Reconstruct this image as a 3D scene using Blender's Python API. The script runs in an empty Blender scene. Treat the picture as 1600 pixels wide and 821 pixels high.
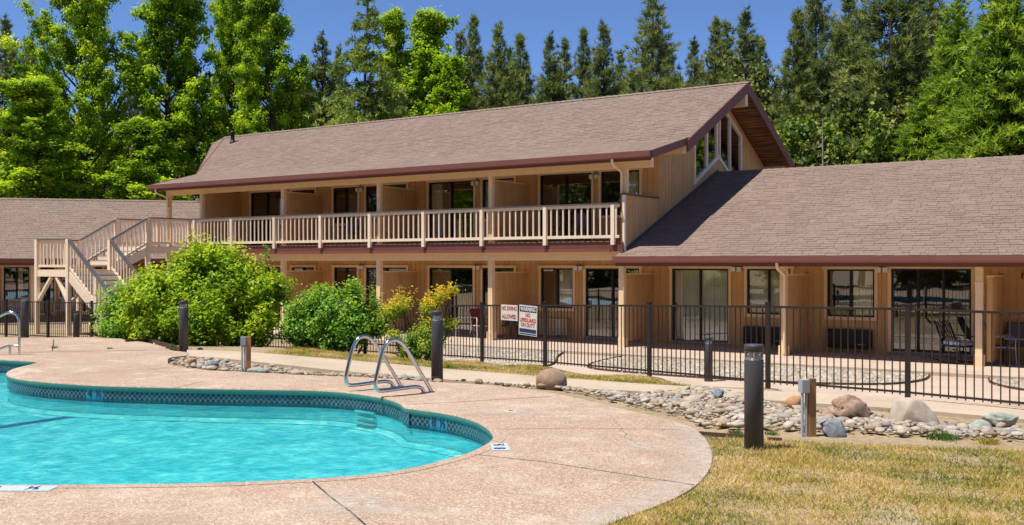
import bpy, bmesh, math, random
import numpy as np
from mathutils import Vector, Matrix

R = math.radians
rnd = random.Random(7)
rng = np.random.default_rng(11)
scn = bpy.context.scene
COL = scn.collection

# ------------------------------------------------------------------ camera, sky, sun, exposure
YAW = R(34.06)
CAMZ = 2.4                                   # eye height above the patio slab (z = 0)
cam_d = bpy.data.cameras.new('camera')
cam_d.lens = 35.0; cam_d.sensor_width = 36.0
cam_d.clip_start = 0.1; cam_d.clip_end = 3000
cam = bpy.data.objects.new('camera', cam_d)
cam.location = (0, 0, CAMZ); cam.rotation_euler = (R(90), 0, YAW)
COL.objects.link(cam); scn.camera = cam

SUN = Vector((0.20, 0.33, -1.0)).normalized()      # direction the light travels
to_sun = -SUN
elev = math.asin(to_sun.z)
world = bpy.data.worlds.new('World'); scn.world = world; world.use_nodes = True
wn = world.node_tree.nodes; wl = world.node_tree.links
sky = wn.new('ShaderNodeTexSky'); sky.sky_type = 'NISHITA'; sky.sun_disc = False
sky.sun_elevation = elev; sky.sun_rotation = math.atan2(to_sun.x, to_sun.y)
sky.altitude = 5500; sky.air_density = 0.85; sky.dust_density = 0.0; sky.ozone_density = 6.5
wl.new(sky.outputs[0], wn['Background'].inputs[0])
wn['Background'].inputs[1].default_value = 0.15
sun_d = bpy.data.lights.new('sun', 'SUN'); sun_d.energy = 5.0; sun_d.angle = R(0.53); sun_d.color = (1.0, 0.95, 0.86)
sun_o = bpy.data.objects.new('sun', sun_d); sun_o.rotation_euler = SUN.to_track_quat('-Z', 'Y').to_euler()
sun_o.location = (-20, -20, 60); COL.objects.link(sun_o)
vs = scn.view_settings
vs.view_transform = 'Standard'; vs.look = 'None'; vs.exposure = 0.45; vs.gamma = 1.0; vs.use_curve_mapping = False

# ------------------------------------------------------------------ survey helpers
CF, SF = math.cos(YAW), math.sin(YAW)
FOC = 35.0 / 36.0 * 1600.0
def ray(px):                                  # horizontal direction (per metre of depth) of a photo column
    t = (px - 800) / FOC
    return (-SF + CF * t, CF + SF * t)
def gp(px, py, z):                            # ground point at height z
    d = (CAMZ - z) * FOC / (py - 411.0)
    a = ray(px)
    return (a[0] * d, a[1] * d)
def xat(px, Y=27.1):                          # X where a photo column meets the facade plane Y
    a = ray(px); return a[0] / a[1] * Y
def at_depth(px, d):
    a = ray(px); return (a[0] * d, a[1] * d)
def depth_of(x, y): return -SF * x + CF * y

# ------------------------------------------------------------------ object helpers
ORG = {}
def org(p): return ORG.get(p.name, Vector((0, 0, 0))) if p is not None else Vector((0, 0, 0))
def tag(o, label=None, cat=None, group=None, kind=None):
    if label: o['label'] = label
    if cat: o['category'] = cat
    if group: o['group'] = group
    if kind: o['kind'] = kind
    return o
def thing(name, label, cat, loc=(0, 0, 0), rotz=0.0, group=None, world=True):
    o = bpy.data.objects.new(name, None); COL.objects.link(o)
    o.empty_display_size = 0.2
    o.location = loc; o.rotation_euler = (0, 0, rotz)
    ORG[o.name] = Vector(loc) if world else Vector((0, 0, 0))
    return tag(o, label, cat, group)
def link(name, me, parent=None, loc=(0, 0, 0), rot=None, scale=None, mat=None):
    o = bpy.data.objects.new(name, me); COL.objects.link(o)
    if parent is not None:
        o.parent = parent; ORG[o.name] = org(parent)
    o.location = Vector(loc)
    if rot is not None: o.rotation_euler = rot
    if scale is not None: o.scale = scale
    return o
def piece(name, me, parent, loc, rot=None, scale=None):       # shares mesh data; loc in the thing's coordinates
    o = bpy.data.objects.new(name, me); COL.objects.link(o)
    o.parent = parent; o.location = Vector(loc) - org(parent)
    if rot is not None: o.rotation_euler = rot
    if scale is not None: o.scale = scale
    return o
def dup(root, loc, rotz=0.0, label=None, scale=None):
    r = root.copy(); COL.objects.link(r); r.location = loc; r.rotation_euler = (0, 0, rotz)
    if scale is not None: r.scale = scale
    if label: r['label'] = label
    for ch in list(root.children):
        c = ch.copy(); COL.objects.link(c); c.parent = r
        for g in list(ch.children):
            d = g.copy(); COL.objects.link(d); d.parent = c
    return r

class MB:
    def __init__(s): s.v = []; s.f = []; s.sm = []
    def add(s, vs, fs, smooth=False):
        b = len(s.v); s.v += [tuple(p) for p in vs]
        for f in fs: s.f.append(tuple(i + b for i in f)); s.sm.append(smooth)
        return s
    def box(s, x0, x1, y0, y1, z0, z1):
        if x0 > x1: x0, x1 = x1, x0
        if y0 > y1: y0, y1 = y1, y0
        if z0 > z1: z0, z1 = z1, z0
        return s.add([(x0,y0,z0),(x1,y0,z0),(x1,y1,z0),(x0,y1,z0),(x0,y0,z1),(x1,y0,z1),(x1,y1,z1),(x0,y1,z1)],
              [(0,3,2,1),(4,5,6,7),(0,1,5,4),(1,2,6,5),(2,3,7,6),(3,0,4,7)])
    def bar(s, a, b, w, h, up=(0, 0, 1)):                # box beam from a to b, w across, h along 'up'
        a = Vector(a); b = Vector(b); d = (b - a).normalized(); u = Vector(up)
        r = d.cross(u).normalized(); u = r.cross(d).normalized()
        vs = []
        for p in (a, b):
            for (i, j) in ((-1,-1),(1,-1),(1,1),(-1,1)):
                vs.append(p + r * (w * .5 * i) + u * (h * .5 * j))
        return s.add(vs, [(0,1,2,3),(7,6,5,4),(0,4,5,1),(1,5,6,2),(2,6,7,3),(3,7,4,0)])
    def prism(s, poly, axis, a0, a1):                    # poly in the two other axes, extruded along axis
        n = len(poly)
        def P(p, a):
            if axis == 'x': return (a, p[0], p[1])
            if axis == 'y': return (p[0], a, p[1])
            return (p[0], p[1], a)
        vs = [P(p, a0) for p in poly] + [P(p, a1) for p in poly]
        fs = [tuple(range(n))[::-1], tuple(range(n, 2 * n))]
        for i in range(n):
            j = (i + 1) % n; fs.append((i, j, n + j, n + i))
        return s.add(vs, fs)
    def tube(s, path, r, seg=8, cap=True, closed=False):
        path = [Vector(p) for p in path]; n = len(path); rs = r if isinstance(r, (list, tuple)) else [r] * n
        vs = []; prev = None
        for i, p in enumerate(path):
            t = (path[min(i + 1, n - 1)] - path[max(i - 1, 0)]).normalized()
            if prev is None:
                a = t.cross(Vector((0, 0, 1)))
                if a.length < 1e-3: a = t.cross(Vector((1, 0, 0)))
            else:
                a = prev - t * prev.dot(t)
            a.normalize(); prev = a; b = t.cross(a)
            for k in range(seg):
                an = 2 * math.pi * k / seg
                vs.append(p + a * (rs[i] * math.cos(an)) + b * (rs[i] * math.sin(an)))
        fs = []
        for i in range(n - 1):
            for k in range(seg):
                k2 = (k + 1) % seg
                fs.append((i*seg+k, i*seg+k2, (i+1)*seg+k2, (i+1)*seg+k))
        s.add(vs, fs, True)
        if cap:
            s.add(vs[:seg], [tuple(range(seg))[::-1]]); s.add(vs[-seg:], [tuple(range(seg))])
        return s
    def lathe(s, prof, seg=20, c=(0, 0, 0)):
        vs = []; n = len(prof)
        for (r, z) in prof:
            for k in range(seg):
                an = 2 * math.pi * k / seg; vs.append((c[0] + r * math.cos(an), c[1] + r * math.sin(an), c[2] + z))
        fs = []
        for i in range(n - 1):
            for k in range(seg):
                k2 = (k + 1) % seg; fs.append((i*seg+k, i*seg+k2, (i+1)*seg+k2, (i+1)*seg+k))
        return s.add(vs, fs, True)
    def mesh(s, name, mat, o=Vector((0, 0, 0)), fix=True):
        me = bpy.data.meshes.new(name)
        me.from_pydata([(p[0]-o[0], p[1]-o[1], p[2]-o[2]) for p in s.v], [], s.f)
        me.polygons.foreach_set('use_smooth', s.sm)
        if fix:
            bm = bmesh.new(); bm.from_mesh(me); bmesh.ops.recalc_face_normals(bm, faces=bm.faces); bm.to_mesh(me); bm.free()
        if mat: me.materials.append(mat)
        me.update(); return me
    def build(s, name, mat, parent=None, loc=None):
        o = org(parent) if parent is not None else (Vector(loc) if loc is not None else Vector((0, 0, 0)))
        ob = link(name, s.mesh(name, mat, o), parent)
        if parent is None and loc is not None: ob.location = loc
        return ob

def np_mesh(name, V, F, mat, tone=None, smooth=False):     # fast mesh from numpy arrays (F: n x 3 or n x 4)
    me = bpy.data.meshes.new(name)
    nv, nf, k = len(V), len(F), F.shape[1]
    me.vertices.add(nv); me.vertices.foreach_set('co', np.ascontiguousarray(V, dtype=np.float32).ravel())
    me.loops.add(nf * k); me.loops.foreach_set('vertex_index', np.ascontiguousarray(F, dtype=np.int32).ravel())
    me.polygons.add(nf)
    me.polygons.foreach_set('loop_start', np.arange(0, nf * k, k, dtype=np.int32))
    me.polygons.foreach_set('loop_total', np.full(nf, k, dtype=np.int32))
    if smooth: me.polygons.foreach_set('use_smooth', np.ones(nf, dtype=bool))
    if tone is not None:
        a = me.attributes.new('tone', 'FLOAT', 'POINT'); a.data.foreach_set('value', np.ascontiguousarray(tone, dtype=np.float32))
    if mat: me.materials.append(mat)
    me.update(calc_edges=True); me.validate(); return me

def catmull(pts, step, closed=True):
    P = [np.array(p, float) for p in pts]; n = len(P); out = []
    rngi = range(n if closed else n - 1)
    for i in rngi:
        if closed: p0, p1, p2, p3 = P[(i-1) % n], P[i], P[(i+1) % n], P[(i+2) % n]
        else: p0, p1, p2, p3 = P[max(i-1, 0)], P[i], P[i+1], P[min(i+2, n-1)]
        L = np.linalg.norm(p2 - p1); m = max(1, int(L / step))
        # centripetal
        def tj(ti, a, b): return ti + max(np.linalg.norm(b - a), 1e-6) ** 0.5
        t0 = 0.0; t1 = tj(t0, p0, p1); t2 = tj(t1, p1, p2); t3 = tj(t2, p2, p3)
        for k in range(m):
            t = t1 + (t2 - t1) * k / m
            A1 = (t1-t)/(t1-t0)*p0 + (t-t0)/(t1-t0)*p1 if t1 > t0 + 1e-5 else p1
            A2 = (t2-t)/(t2-t1)*p1 + (t-t1)/(t2-t1)*p2
            A3 = (t3-t)/(t3-t2)*p2 + (t-t2)/(t3-t2)*p3 if t3 > t2 + 1e-5 else p2
            B1 = (t2-t)/(t2-t0)*A1 + (t-t0)/(t2-t0)*A2
            B2 = (t3-t)/(t3-t1)*A2 + (t-t1)/(t3-t1)*A3
            out.append(tuple((t2-t)/(t2-t1)*B1 + (t-t1)/(t2-t1)*B2))
    if not closed: out.append(tuple(P[-1]))
    return out
def resample(pts, step, closed=True):
    P = np.array(pts + ([pts[0]] if closed else []), float)
    seg = np.linalg.norm(np.diff(P, axis=0), axis=1); s = np.concatenate([[0], np.cumsum(seg)])
    n = max(3, int(round(s[-1] / step))); q = np.linspace(0, s[-1], n + 1)
    X = np.interp(q, s, P[:, 0]); Y = np.interp(q, s, P[:, 1])
    r = list(zip(X, Y)); return r[:-1] if closed else r
def inside(poly, X, Y):                                   # vectorised point in polygon
    X = np.asarray(X, float); Y = np.asarray(Y, float); c = np.zeros(X.shape, bool); n = len(poly)
    j = n - 1
    for i in range(n):
        xi, yi = poly[i]; xj, yj = poly[j]
        m = ((yi > Y) != (yj > Y)) & (X < (xj - xi) * (Y - yi) / ((yj - yi) if yj != yi else 1e-9) + xi)
        c ^= m; j = i
    return c
def fill_mesh(name, loops, z, mat, flip=False):
    bm = bmesh.new(); es = []
    for lp in loops:
        vs = [bm.verts.new((p[0], p[1], z if len(p) == 2 else p[2])) for p in lp]
        for i in range(len(vs)): es.append(bm.edges.new((vs[i], vs[(i + 1) % len(vs)])))
    bmesh.ops.triangle_fill(bm, use_beauty=True, use_dissolve=False, edges=es)
    bm.normal_update()
    for f in bm.faces:
        if f.normal.z < 0: f.normal_flip()
    me = bpy.data.meshes.new(name); bm.to_mesh(me); bm.free()
    if mat: me.materials.append(mat)
    return me

# ------------------------------------------------------------------ materials
class NT:
    def __init__(s, name):
        s.m = bpy.data.materials.new(name); s.m.use_nodes = True
        s.t = s.m.node_tree; s.n = s.t.nodes; s.l = s.t.links
        s.p = s.n['Principled BSDF']; s.out = s.n['Material Output']
    def new(s, t, **kw):
        n = s.n.new(t)
        for k, v in kw.items(): setattr(n, k, v)
        return n
    def set(s, n, i, v):
        if hasattr(v, 'is_linked') or hasattr(v, 'links'): s.l.new(v, n.inputs[i])
        else: n.inputs[i].default_value = v
    def coord(s, kind='Object'): return s.new('ShaderNodeTexCoord').outputs[kind]
    def pos(s): return s.new('ShaderNodeNewGeometry').outputs['Position']
    def mapping(s, v, scale): 
        n = s.new('ShaderNodeMapping'); s.l.new(v, n.inputs[0]); n.inputs['Scale'].default_value = scale; return n.outputs[0]
    def noise(s, v, scale, detail=4, rough=.55, dist=0):
        n = s.new('ShaderNodeTexNoise'); s.l.new(v, n.inputs['Vector']); n.inputs['Scale'].default_value = scale
        n.inputs['Detail'].default_value = detail; n.inputs['Roughness'].default_value = rough; n.inputs['Distortion'].default_value = dist
        return n.outputs['Fac']
    def vor(s, v, scale, out='Color', feat='F1', rand=1.0):
        n = s.new('ShaderNodeTexVoronoi', feature=feat); s.l.new(v, n.inputs['Vector']); n.inputs['Scale'].default_value = scale
        n.inputs['Randomness'].default_value = rand
        return n.outputs[out]
    def ramp(s, f, stops, interp='LINEAR'):
        n = s.new('ShaderNodeValToRGB'); s.l.new(f, n.inputs[0]); e = n.color_ramp.elements; n.color_ramp.interpolation = interp
        while len(e) < len(stops): e.new(.5)
        for k, (p, c) in enumerate(stops):
            e[k].position = p; e[k].color = (c[0], c[1], c[2], 1) if not isinstance(c, (int, float)) else (c, c, c, 1)
        return n.outputs[0]
    def mix(s, f, a, b, mode='MIX'):
        n = s.new('ShaderNodeMix', data_type='RGBA', blend_type=mode)
        for i, v in ((0, f), (6, a), (7, b)):
            if hasattr(v, 'links'): s.l.new(v, n.inputs[i])
            elif isinstance(v, (int, float)): n.inputs[i].default_value = v if i == 0 else (v, v, v, 1)
            else: n.inputs[i].default_value = (v[0], v[1], v[2], 1)
        return n.outputs[2]
    def math(s, op, a, b=0.0, c=0.0):
        n = s.new('ShaderNodeMath', operation=op)
        for i, v in ((0, a), (1, b), (2, c)):
            if hasattr(v, 'links'): s.l.new(v, n.inputs[i])
            else: n.inputs[i].default_value = v
        return n.outputs[0]
    def bump(s, h, strength=.3, dist=.02):
        n = s.new('ShaderNodeBump'); s.l.new(h, n.inputs['Height']); n.inputs['Strength'].default_value = strength; n.inputs['Distance'].default_value = dist
        s.l.new(n.outputs[0], s.p.inputs['Normal']); return n.outputs[0]
    def base(s, c): s.set(s.p, 'Base Color', c if hasattr(c, 'links') else (c[0], c[1], c[2], 1)); return s
    def rough(s, r): s.set(s.p, 'Roughness', r); return s
    def island(s):
        g = s.new('ShaderNodeNewGeometry').outputs['Random Per Island']; o = s.new('ShaderNodeObjectInfo').outputs['Random']
        return s.math('FRACT', s.math('ADD', g, o))

def scl(c, k): return tuple(x * k for x in c)
def paint(name, c, var=.18, rough=.6, sc=3.0, grain=(1, 1, .12), bump=.12):
    m = NT(name); v = m.pos()
    a = m.noise(v, sc, 5); g = m.noise(m.mapping(v, (grain[0]*30, grain[1]*30, grain[2]*30)), 1.0, 3)
    f = m.math('ADD', m.math('MULTIPLY', a, .7), m.math('MULTIPLY', g, .3))
    st_ = m.noise(m.mapping(v, (9, 9, .35)), 1.0, 4, .65)
    f = m.math('ADD', m.math('MULTIPLY', f, .72), m.math('MULTIPLY', st_, .28))
    isl = m.math('MULTIPLY', m.math('SUBTRACT', m.island(), .5), .16)
    f = m.math('ADD', f, isl)
    m.base(m.ramp(f, [(.25, scl(c, 1 - var)), (.5, c), (.78, scl(c, 1 + var * .7))])).rough(rough)
    m.p.inputs['Specular IOR Level'].default_value = .3
    m.bump(g, bump, .004); return m.m

M = {}
M['siding'] = paint('siding_paint', (.58, .345, .15), .19, .75)
M['trim'] = paint('trim_paint', (.82, .60, .37), .16, .6)
M['rail'] = paint('railing_paint', (.84, .68, .52), .2, .65)
M['maroon'] = paint('maroon_paint', (.165, .06, .046), .2, .5)
M['gutter'] = paint('gutter_paint', (.195, .074, .058), .15, .42, bump=.03)
M['bronze'] = paint('bronze_metal', (.03, .02, .016), .25, .6, 6, bump=.05)
M['bollard'] = paint('bollard_metal', (.062, .058, .064), .2, .45, 8, bump=.08)
M['black'] = paint('black_frame', (.014, .012, .011), .2, .4, bump=.03)
M['cap'] = paint('rail_cap', (.10, .095, .095), .25, .4, 5)
M['tread'] = paint('weathered_tread', (.33, .28, .24), .3, .85, 5, bump=.3)
M['wood'] = paint('weathered_post_wood', (.36, .2, .1), .35, .8, 6, bump=.4)
M['edging'] = paint('dark_edging_wood', (.10, .05, .035), .35, .8, 6, bump=.3)
M['greybox'] = paint('grey_plastic', (.36, .38, .4), .1, .5)
M['pipe'] = paint('grey_conduit', (.42, .44, .48), .15, .5)
M['white'] = paint('white_paint', (.74, .73, .7), .1, .5)
M['cream'] = paint('cream_grille', (.62, .55, .44), .12, .5)
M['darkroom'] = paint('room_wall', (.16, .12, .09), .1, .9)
M['red'] = paint('red_fabric', (.32, .025, .02), .2, .8)
M['greymesh'] = paint('grey_sling', (.13, .12, .15), .2, .7)
M['greyframe'] = paint('grey_frame', (.34, .33, .32), .15, .4)
M['bark'] = paint('bark', (.075, .052, .038), .45, .95, 2.5, bump=.8)
M['greybark'] = paint('grey_bark', (.3, .27, .24), .3, .9, 3, bump=.5)

def m_soffit():
    m = NT('soffit_boards'); v = m.pos()
    w = m.new('ShaderNodeTexWave', wave_type='BANDS', bands_direction='Y'); m.l.new(v, w.inputs['Vector']); w.inputs['Scale'].default_value = 2.0; w.inputs['Distortion'].default_value = .3
    n = m.noise(m.mapping(v, (1.2, 7, 7)), 1.0, 4)
    c = m.ramp(n, [(.3, (.05, .018, .008)), (.5, (.22, .085, .03)), (.72, (.36, .17, .07))])
    m.base(m.mix(m.ramp(w.outputs[0], [(0, .0), (.12, 1)]), (.02, .008, .004), c)).rough(.6); return m.m
M['soffit'] = m_soffit()

def m_shingle():
    m = NT('asphalt_shingle'); v = m.pos()
    r = m.island(); big = m.noise(v, .5, 3); fine = m.noise(v, 55, 2)
    c = m.ramp(r, [(0, (.165, .112, .084)), (.35, (.195, .137, .105)), (.7, (.215, .155, .122)), (1, (.24, .177, .142))])
    c = m.mix(.45, c, m.ramp(big, [(.3, (.175, .121, .093)), (.7, (.225, .162, .128))]))
    c = m.mix(.25, c, m.ramp(fine, [(.35, (.08, .055, .05)), (.65, (.42, .33, .29))]))
    m.base(c).rough(.95); m.p.inputs['Specular IOR Level'].default_value = .15
    m.bump(fine, .35, .006); return m.m
M['shingle'] = m_shingle()

def m_deck():
    m = NT('exposed_aggregate'); v = m.pos()
    c1 = m.new('ShaderNodeSeparateColor'); m.l.new(m.vor(v, 80), c1.inputs[0])
    peb = m.ramp(c1.outputs[0], [(0, (.09, .05, .032)), (.22, (.26, .155, .10)), (.5, (.40, .285, .205)), (.78, (.50, .385, .295)), (1, (.76, .67, .58))])
    edge = m.vor(v, 80, 'Distance')
    n = m.noise(v, .8, 5, .6); n2 = m.noise(v, 3.2, 4)
    c = m.mix(m.ramp(edge, [(.35, 0), (.75, .5)]), peb, (.35, .255, .2))
    stn = m.noise(v, .45, 6, .75, 1.2)
    c = m.mix(.46, c, m.ramp(n, [(.3, (.33, .215, .145)), (.52, (.40, .28, .20)), (.75, (.51, .40, .31))]))
    c = m.mix(m.math('MULTIPLY', m.ramp(n2, [(.55, 0), (.72, 1)]), .3), c, (.62, .54, .47))
    c = m.mix(m.math('MULTIPLY', m.ramp(stn, [(.54, 0), (.62, 1)]), .22), c, (.22, .15, .11))
    c = m.mix(m.math('MULTIPLY', m.ramp(stn, [(.34, 1), (.42, 0)]), .3), c, (.66, .58, .5))
    m.base(c).rough(.85); m.p.inputs['Specular IOR Level'].default_value = .25
    m.bump(m.math('ADD', m.math('MULTIPLY', edge, -1.0), m.math('MULTIPLY', n2, .3)), .5, .006); return m.m
M['deck'] = m_deck()
def m_rim():
    m = NT('worn_rim'); v = m.pos(); at = m.new('ShaderNodeAttribute', attribute_name='tone')
    f = m.noise(v, 9, 5, .7); k = m.math('MULTIPLY', at.outputs['Fac'], m.ramp(f, [(.3, 0), (.7, 1)])); k2 = m.ramp(m.vor(v, 80, 'Distance'), [(.2, .3), (.6, 1)])
    m.base(m.ramp(m.noise(v, 60, 2), [(.35, (.42, .36, .3)), (.65, (.68, .62, .55))])).rough(.9)
    tr = m.new('ShaderNodeBsdfTransparent'); mx = m.new('ShaderNodeMixShader'); m.l.new(m.math('MULTIPLY', k, k2), mx.inputs[0]); m.l.new(tr.outputs[0], mx.inputs[1]); m.l.new(m.p.outputs[0], mx.inputs[2]); m.l.new(mx.outputs[0], m.out.inputs[0]); return m.m
M['rim'] = m_rim()

def m_concrete(name, c, sc=1.0):
    m = NT(name); v = m.pos(); a = m.noise(v, 1.1 * sc, 6, .65); b = m.noise(v, 26, 3); d = m.noise(v, .35, 3)
    col = m.ramp(a, [(.28, scl(c, .78)), (.5, c), (.75, scl(c, 1.16))])
    col = m.mix(.22, col, m.ramp(b, [(.3, scl(c, .5)), (.7, scl(c, 1.4))]))
    col = m.mix(m.math('MULTIPLY', m.ramp(d, [(.5, 0), (.7, 1)]), .3), col, scl(c, .7))
    m.base(col).rough(.9); m.bump(b, .25, .004); return m.m
M['path'] = m_concrete('path_concrete', (.44, .35, .255))
M['patio'] = m_concrete('patio_concrete', (.46, .355, .275))

def m_ground():
    m = NT('dry_soil'); v = m.pos(); a = m.noise(v, .9, 6, .65); b = m.noise(v, 14, 4)
    c = m.ramp(a, [(.3, (.20, .135, .07)), (.5, (.30, .215, .12)), (.7, (.38, .29, .175))])
    c = m.mix(.4, c, m.ramp(b, [(.3, (.13, .085, .045)), (.7, (.46, .36, .23))]))
    m.base(c).rough(.95); m.bump(b, .5, .02); return m.m
M['ground'] = m_ground()
def m_forest():
    m = NT('forest_floor'); v = m.pos(); a = m.noise(v, .5, 6, .7)
    m.base(m.ramp(a, [(.3, (.02, .03, .01)), (.5, (.05, .07, .02)), (.7, (.09, .11, .03))])).rough(.95); return m.m
M['forest'] = m_forest()

def m_stone(name, cols, rough=.8, sc=14, bump=.35):
    m = NT(name); v = m.coord('Object'); r = m.island()
    c = m.ramp(r, [(i / (len(cols) - 1), q) for i, q in enumerate(cols)])
    n = m.noise(v, sc, 6, .65); n2 = m.noise(v, sc * .25, 3)
    c = m.mix(.5, c, m.mix(1.0, c, m.ramp(n, [(.25, .45), (.5, 1.0), (.8, 1.5)]), 'MULTIPLY'))
    c = m.mix(m.math('MULTIPLY', m.ramp(n2, [(.5, 0), (.75, 1)]), .4), c, (.36, .25, .15))
    m.base(c).rough(rough); m.bump(n, bump, .015); return m.m
M['stone'] = m_stone('river_stone', [(.20, .15, .11), (.35, .27, .19), (.40, .33, .25), (.235, .22, .205), (.41, .35, .28), (.37, .26, .16), (.28, .22, .16), (.46, .41, .34), (.20, .20, .205)], sc=4)
M['pebble'] = m_stone('pale_pebble', [(.22, .19, .15), (.36, .31, .25), (.48, .43, .36), (.17, .13, .10), (.42, .36, .28), (.30, .23, .16)], sc=3)
def boulder_mat(name, c1, c2, c3, sc=6):
    m = NT(name); v = m.coord('Object'); n = m.noise(v, sc, 7, .7, .4); n2 = m.noise(v, sc * .3, 4); z = m.new('ShaderNodeSeparateXYZ'); m.l.new(v, z.inputs[0])
    c = m.ramp(n, [(.3, c1), (.52, c2), (.74, c3)])
    c = m.mix(m.math('MULTIPLY', m.ramp(n2, [(.42, 0), (.62, 1)]), .5), c, c1)
    m.base(c).rough(.85); m.bump(n, .55, .03); return m.m
M['b_tan'] = boulder_mat('tan_boulder', (.22, .13, .075), (.33, .23, .155), (.47, .40, .33), 5)
M['b_brown'] = boulder_mat('brown_boulder', (.13, .07, .04), (.33, .22, .15), (.52, .44, .38), 7)
M['b_pale'] = boulder_mat('pale_boulder', (.34, .27, .20), (.46, .38, .30), (.56, .50, .43), 4)
M['b_blue'] = boulder_mat('blue_boulder', (.075, .085, .11), (.24, .26, .30), (.50, .50, .50), 9)
M['b_green'] = boulder_mat('green_boulder', (.17, .2, .17), (.34, .37, .33), (.58, .58, .54), 7)
M['b_orange'] = boulder_mat('orange_boulder', (.26, .13, .05), (.46, .26, .12), (.52, .36, .2), 5)

def leaf_mat(name, stops, trans=.35, rough=.5, spec=.35, tc=None):
    m = NT(name); at = m.new('ShaderNodeAttribute', attribute_name='tone')
    oi = m.new('ShaderNodeObjectInfo').outputs['Random']
    f = m.math('ADD', at.outputs['Fac'], m.math('MULTIPLY', m.math('SUBTRACT', oi, .5), .12))
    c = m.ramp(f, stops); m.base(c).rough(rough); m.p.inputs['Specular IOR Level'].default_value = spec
    tr = m.new('ShaderNodeBsdfTranslucent'); m.l.new(m.mix(1.0, c, tc or (1.25, 1.25, .55), 'MULTIPLY'), tr.inputs[0])
    mx = m.new('ShaderNodeMixShader'); mx.inputs[0].default_value = trans
    m.l.new(m.p.outputs[0], mx.inputs[1]); m.l.new(tr.outputs[0], mx.inputs[2]); m.l.new(mx.outputs[0], m.out.inputs[0]); return m.m
M['leaf_gum'] = leaf_mat('sweetgum_leaf', [(0, (.07, .14, .010)), (.3, (.21, .35, .02)), (.6, (.41, .57, .032)), (1, (.68, .72, .05))], .5, .65, .15)
M['needle'] = leaf_mat('pine_needle', [(0, (.03, .052, .018)), (.35, (.14, .18, .055)), (.65, (.30, .34, .10)), (1, (.46, .46, .17))], .3, .6, .2)
M['needle_grey'] = leaf_mat('grey_pine_needle', [(0, (.06, .08, .06)), (.4, (.14, .17, .12)), (.7, (.24, .27, .19)), (1, (.36, .38, .27))], .2, .6)
M['cedar'] = leaf_mat('bright_cedar_spray', [(0, (.045, .09, .012)), (.4, (.16, .27, .03)), (.7, (.31, .43, .05)), (1, (.52, .60, .09))], .42, .6, .2)
M['deodar'] = leaf_mat('deodar_needle', [(0, (.05, .08, .02)), (.4, (.2, .28, .05)), (.7, (.38, .47, .08)), (1, (.52, .58, .12))], .25, .6)
M['understory'] = leaf_mat('understory_leaf', [(0, (.03, .06, .01)), (.4, (.10, .17, .025)), (.7, (.2, .28, .04)), (1, (.33, .40, .07))], .35, .6, .2)
M['olive'] = leaf_mat('olive_conifer_spray', [(0, (.04, .055, .012)), (.4, (.12, .145, .03)), (.7, (.22, .24, .05)), (1, (.34, .32, .08))], .25, .6)
M['bush1'] = leaf_mat('lime_bush_leaf', [(0, (.05, .11, .008)), (.35, (.16, .29, .014)), (.65, (.34, .50, .022)), (1, (.55, .62, .035))], .4, .6, .25)
M['bush2'] = leaf_mat('glossy_green_leaf', [(0, (.03, .09, .012)), (.35, (.10, .25, .024)), (.65, (.22, .42, .04)), (1, (.42, .56, .07))], .35, .5, .3)
M['bush3'] = leaf_mat('yellow_shrub_leaf', [(0, (.06, .15, .02)), (.3, (.22, .36, .04)), (.5, (.50, .50, .04)), (.75, (.70, .54, .05)), (1, (.76, .50, .07))], .4, .6, .2)
M['grass'] = leaf_mat('dry_grass_blade', [(0, (.12, .17, .02)), (.25, (.27, .29, .04)), (.5, (.50, .40, .10)), (.75, (.64, .47, .16)), (1, (.74, .58, .30))], .3, .7, .15, (1.1, 1.05, .7))
M['weed'] = leaf_mat('weed_leaf', [(0, (.03, .08, .01)), (.5, (.09, .2, .03)), (1, (.2, .3, .06))], .3)

def m_steel():
    m = NT('stainless_steel'); m.base((.62, .61, .6)).rough(.16); m.p.inputs['Metallic'].default_value = 1.0
    m.bump(m.noise(m.pos(), 40, 2), .03, .002); return m.m
M['steel'] = m_steel()
def m_glass(name, tint=(.93, .95, .94), refl=1.0):
    m = NT(name); tr = m.new('ShaderNodeBsdfTransparent'); tr.inputs[0].default_value = (*tint, 1)
    gl = m.new('ShaderNodeBsdfGlossy'); gl.inputs['Roughness'].default_value = .012; gl.inputs[0].default_value = (.95, .95, .95, 1)
    lw = m.new('ShaderNodeFresnel'); lw.inputs['IOR'].default_value = 1.55
    bp = m.new('ShaderNodeBump'); bp.inputs['Strength'].default_value = .025; bp.inputs['Distance'].default_value = .05
    m.l.new(m.noise(m.pos(), 1.3, 1), bp.inputs['Height']); m.l.new(bp.outputs[0], gl.inputs['Normal'])
    f = m.math('MINIMUM', m.math('MULTIPLY', lw.outputs[0], 2.2 * refl), .95)
    mx = m.new('ShaderNodeMixShader'); m.l.new(f, mx.inputs[0]); m.l.new(tr.outputs[0], mx.inputs[1]); m.l.new(gl.outputs[0], mx.inputs[2])
    m.l.new(mx.outputs[0], m.out.inputs[0]); return m.m
M['glass'] = m_glass('window_glass'); M['lens'] = m_glass('lamp_lens', (.95, .95, .94), .4)
def m_curtain(name, c):
    m = NT(name); m.base(c).rough(.9); return m.m
M['blind'] = m_curtain('vertical_blind', (.85, .8, .7)); M['curtain'] = m_curtain('curtain_cloth', (.8, .72, .55))
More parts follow.
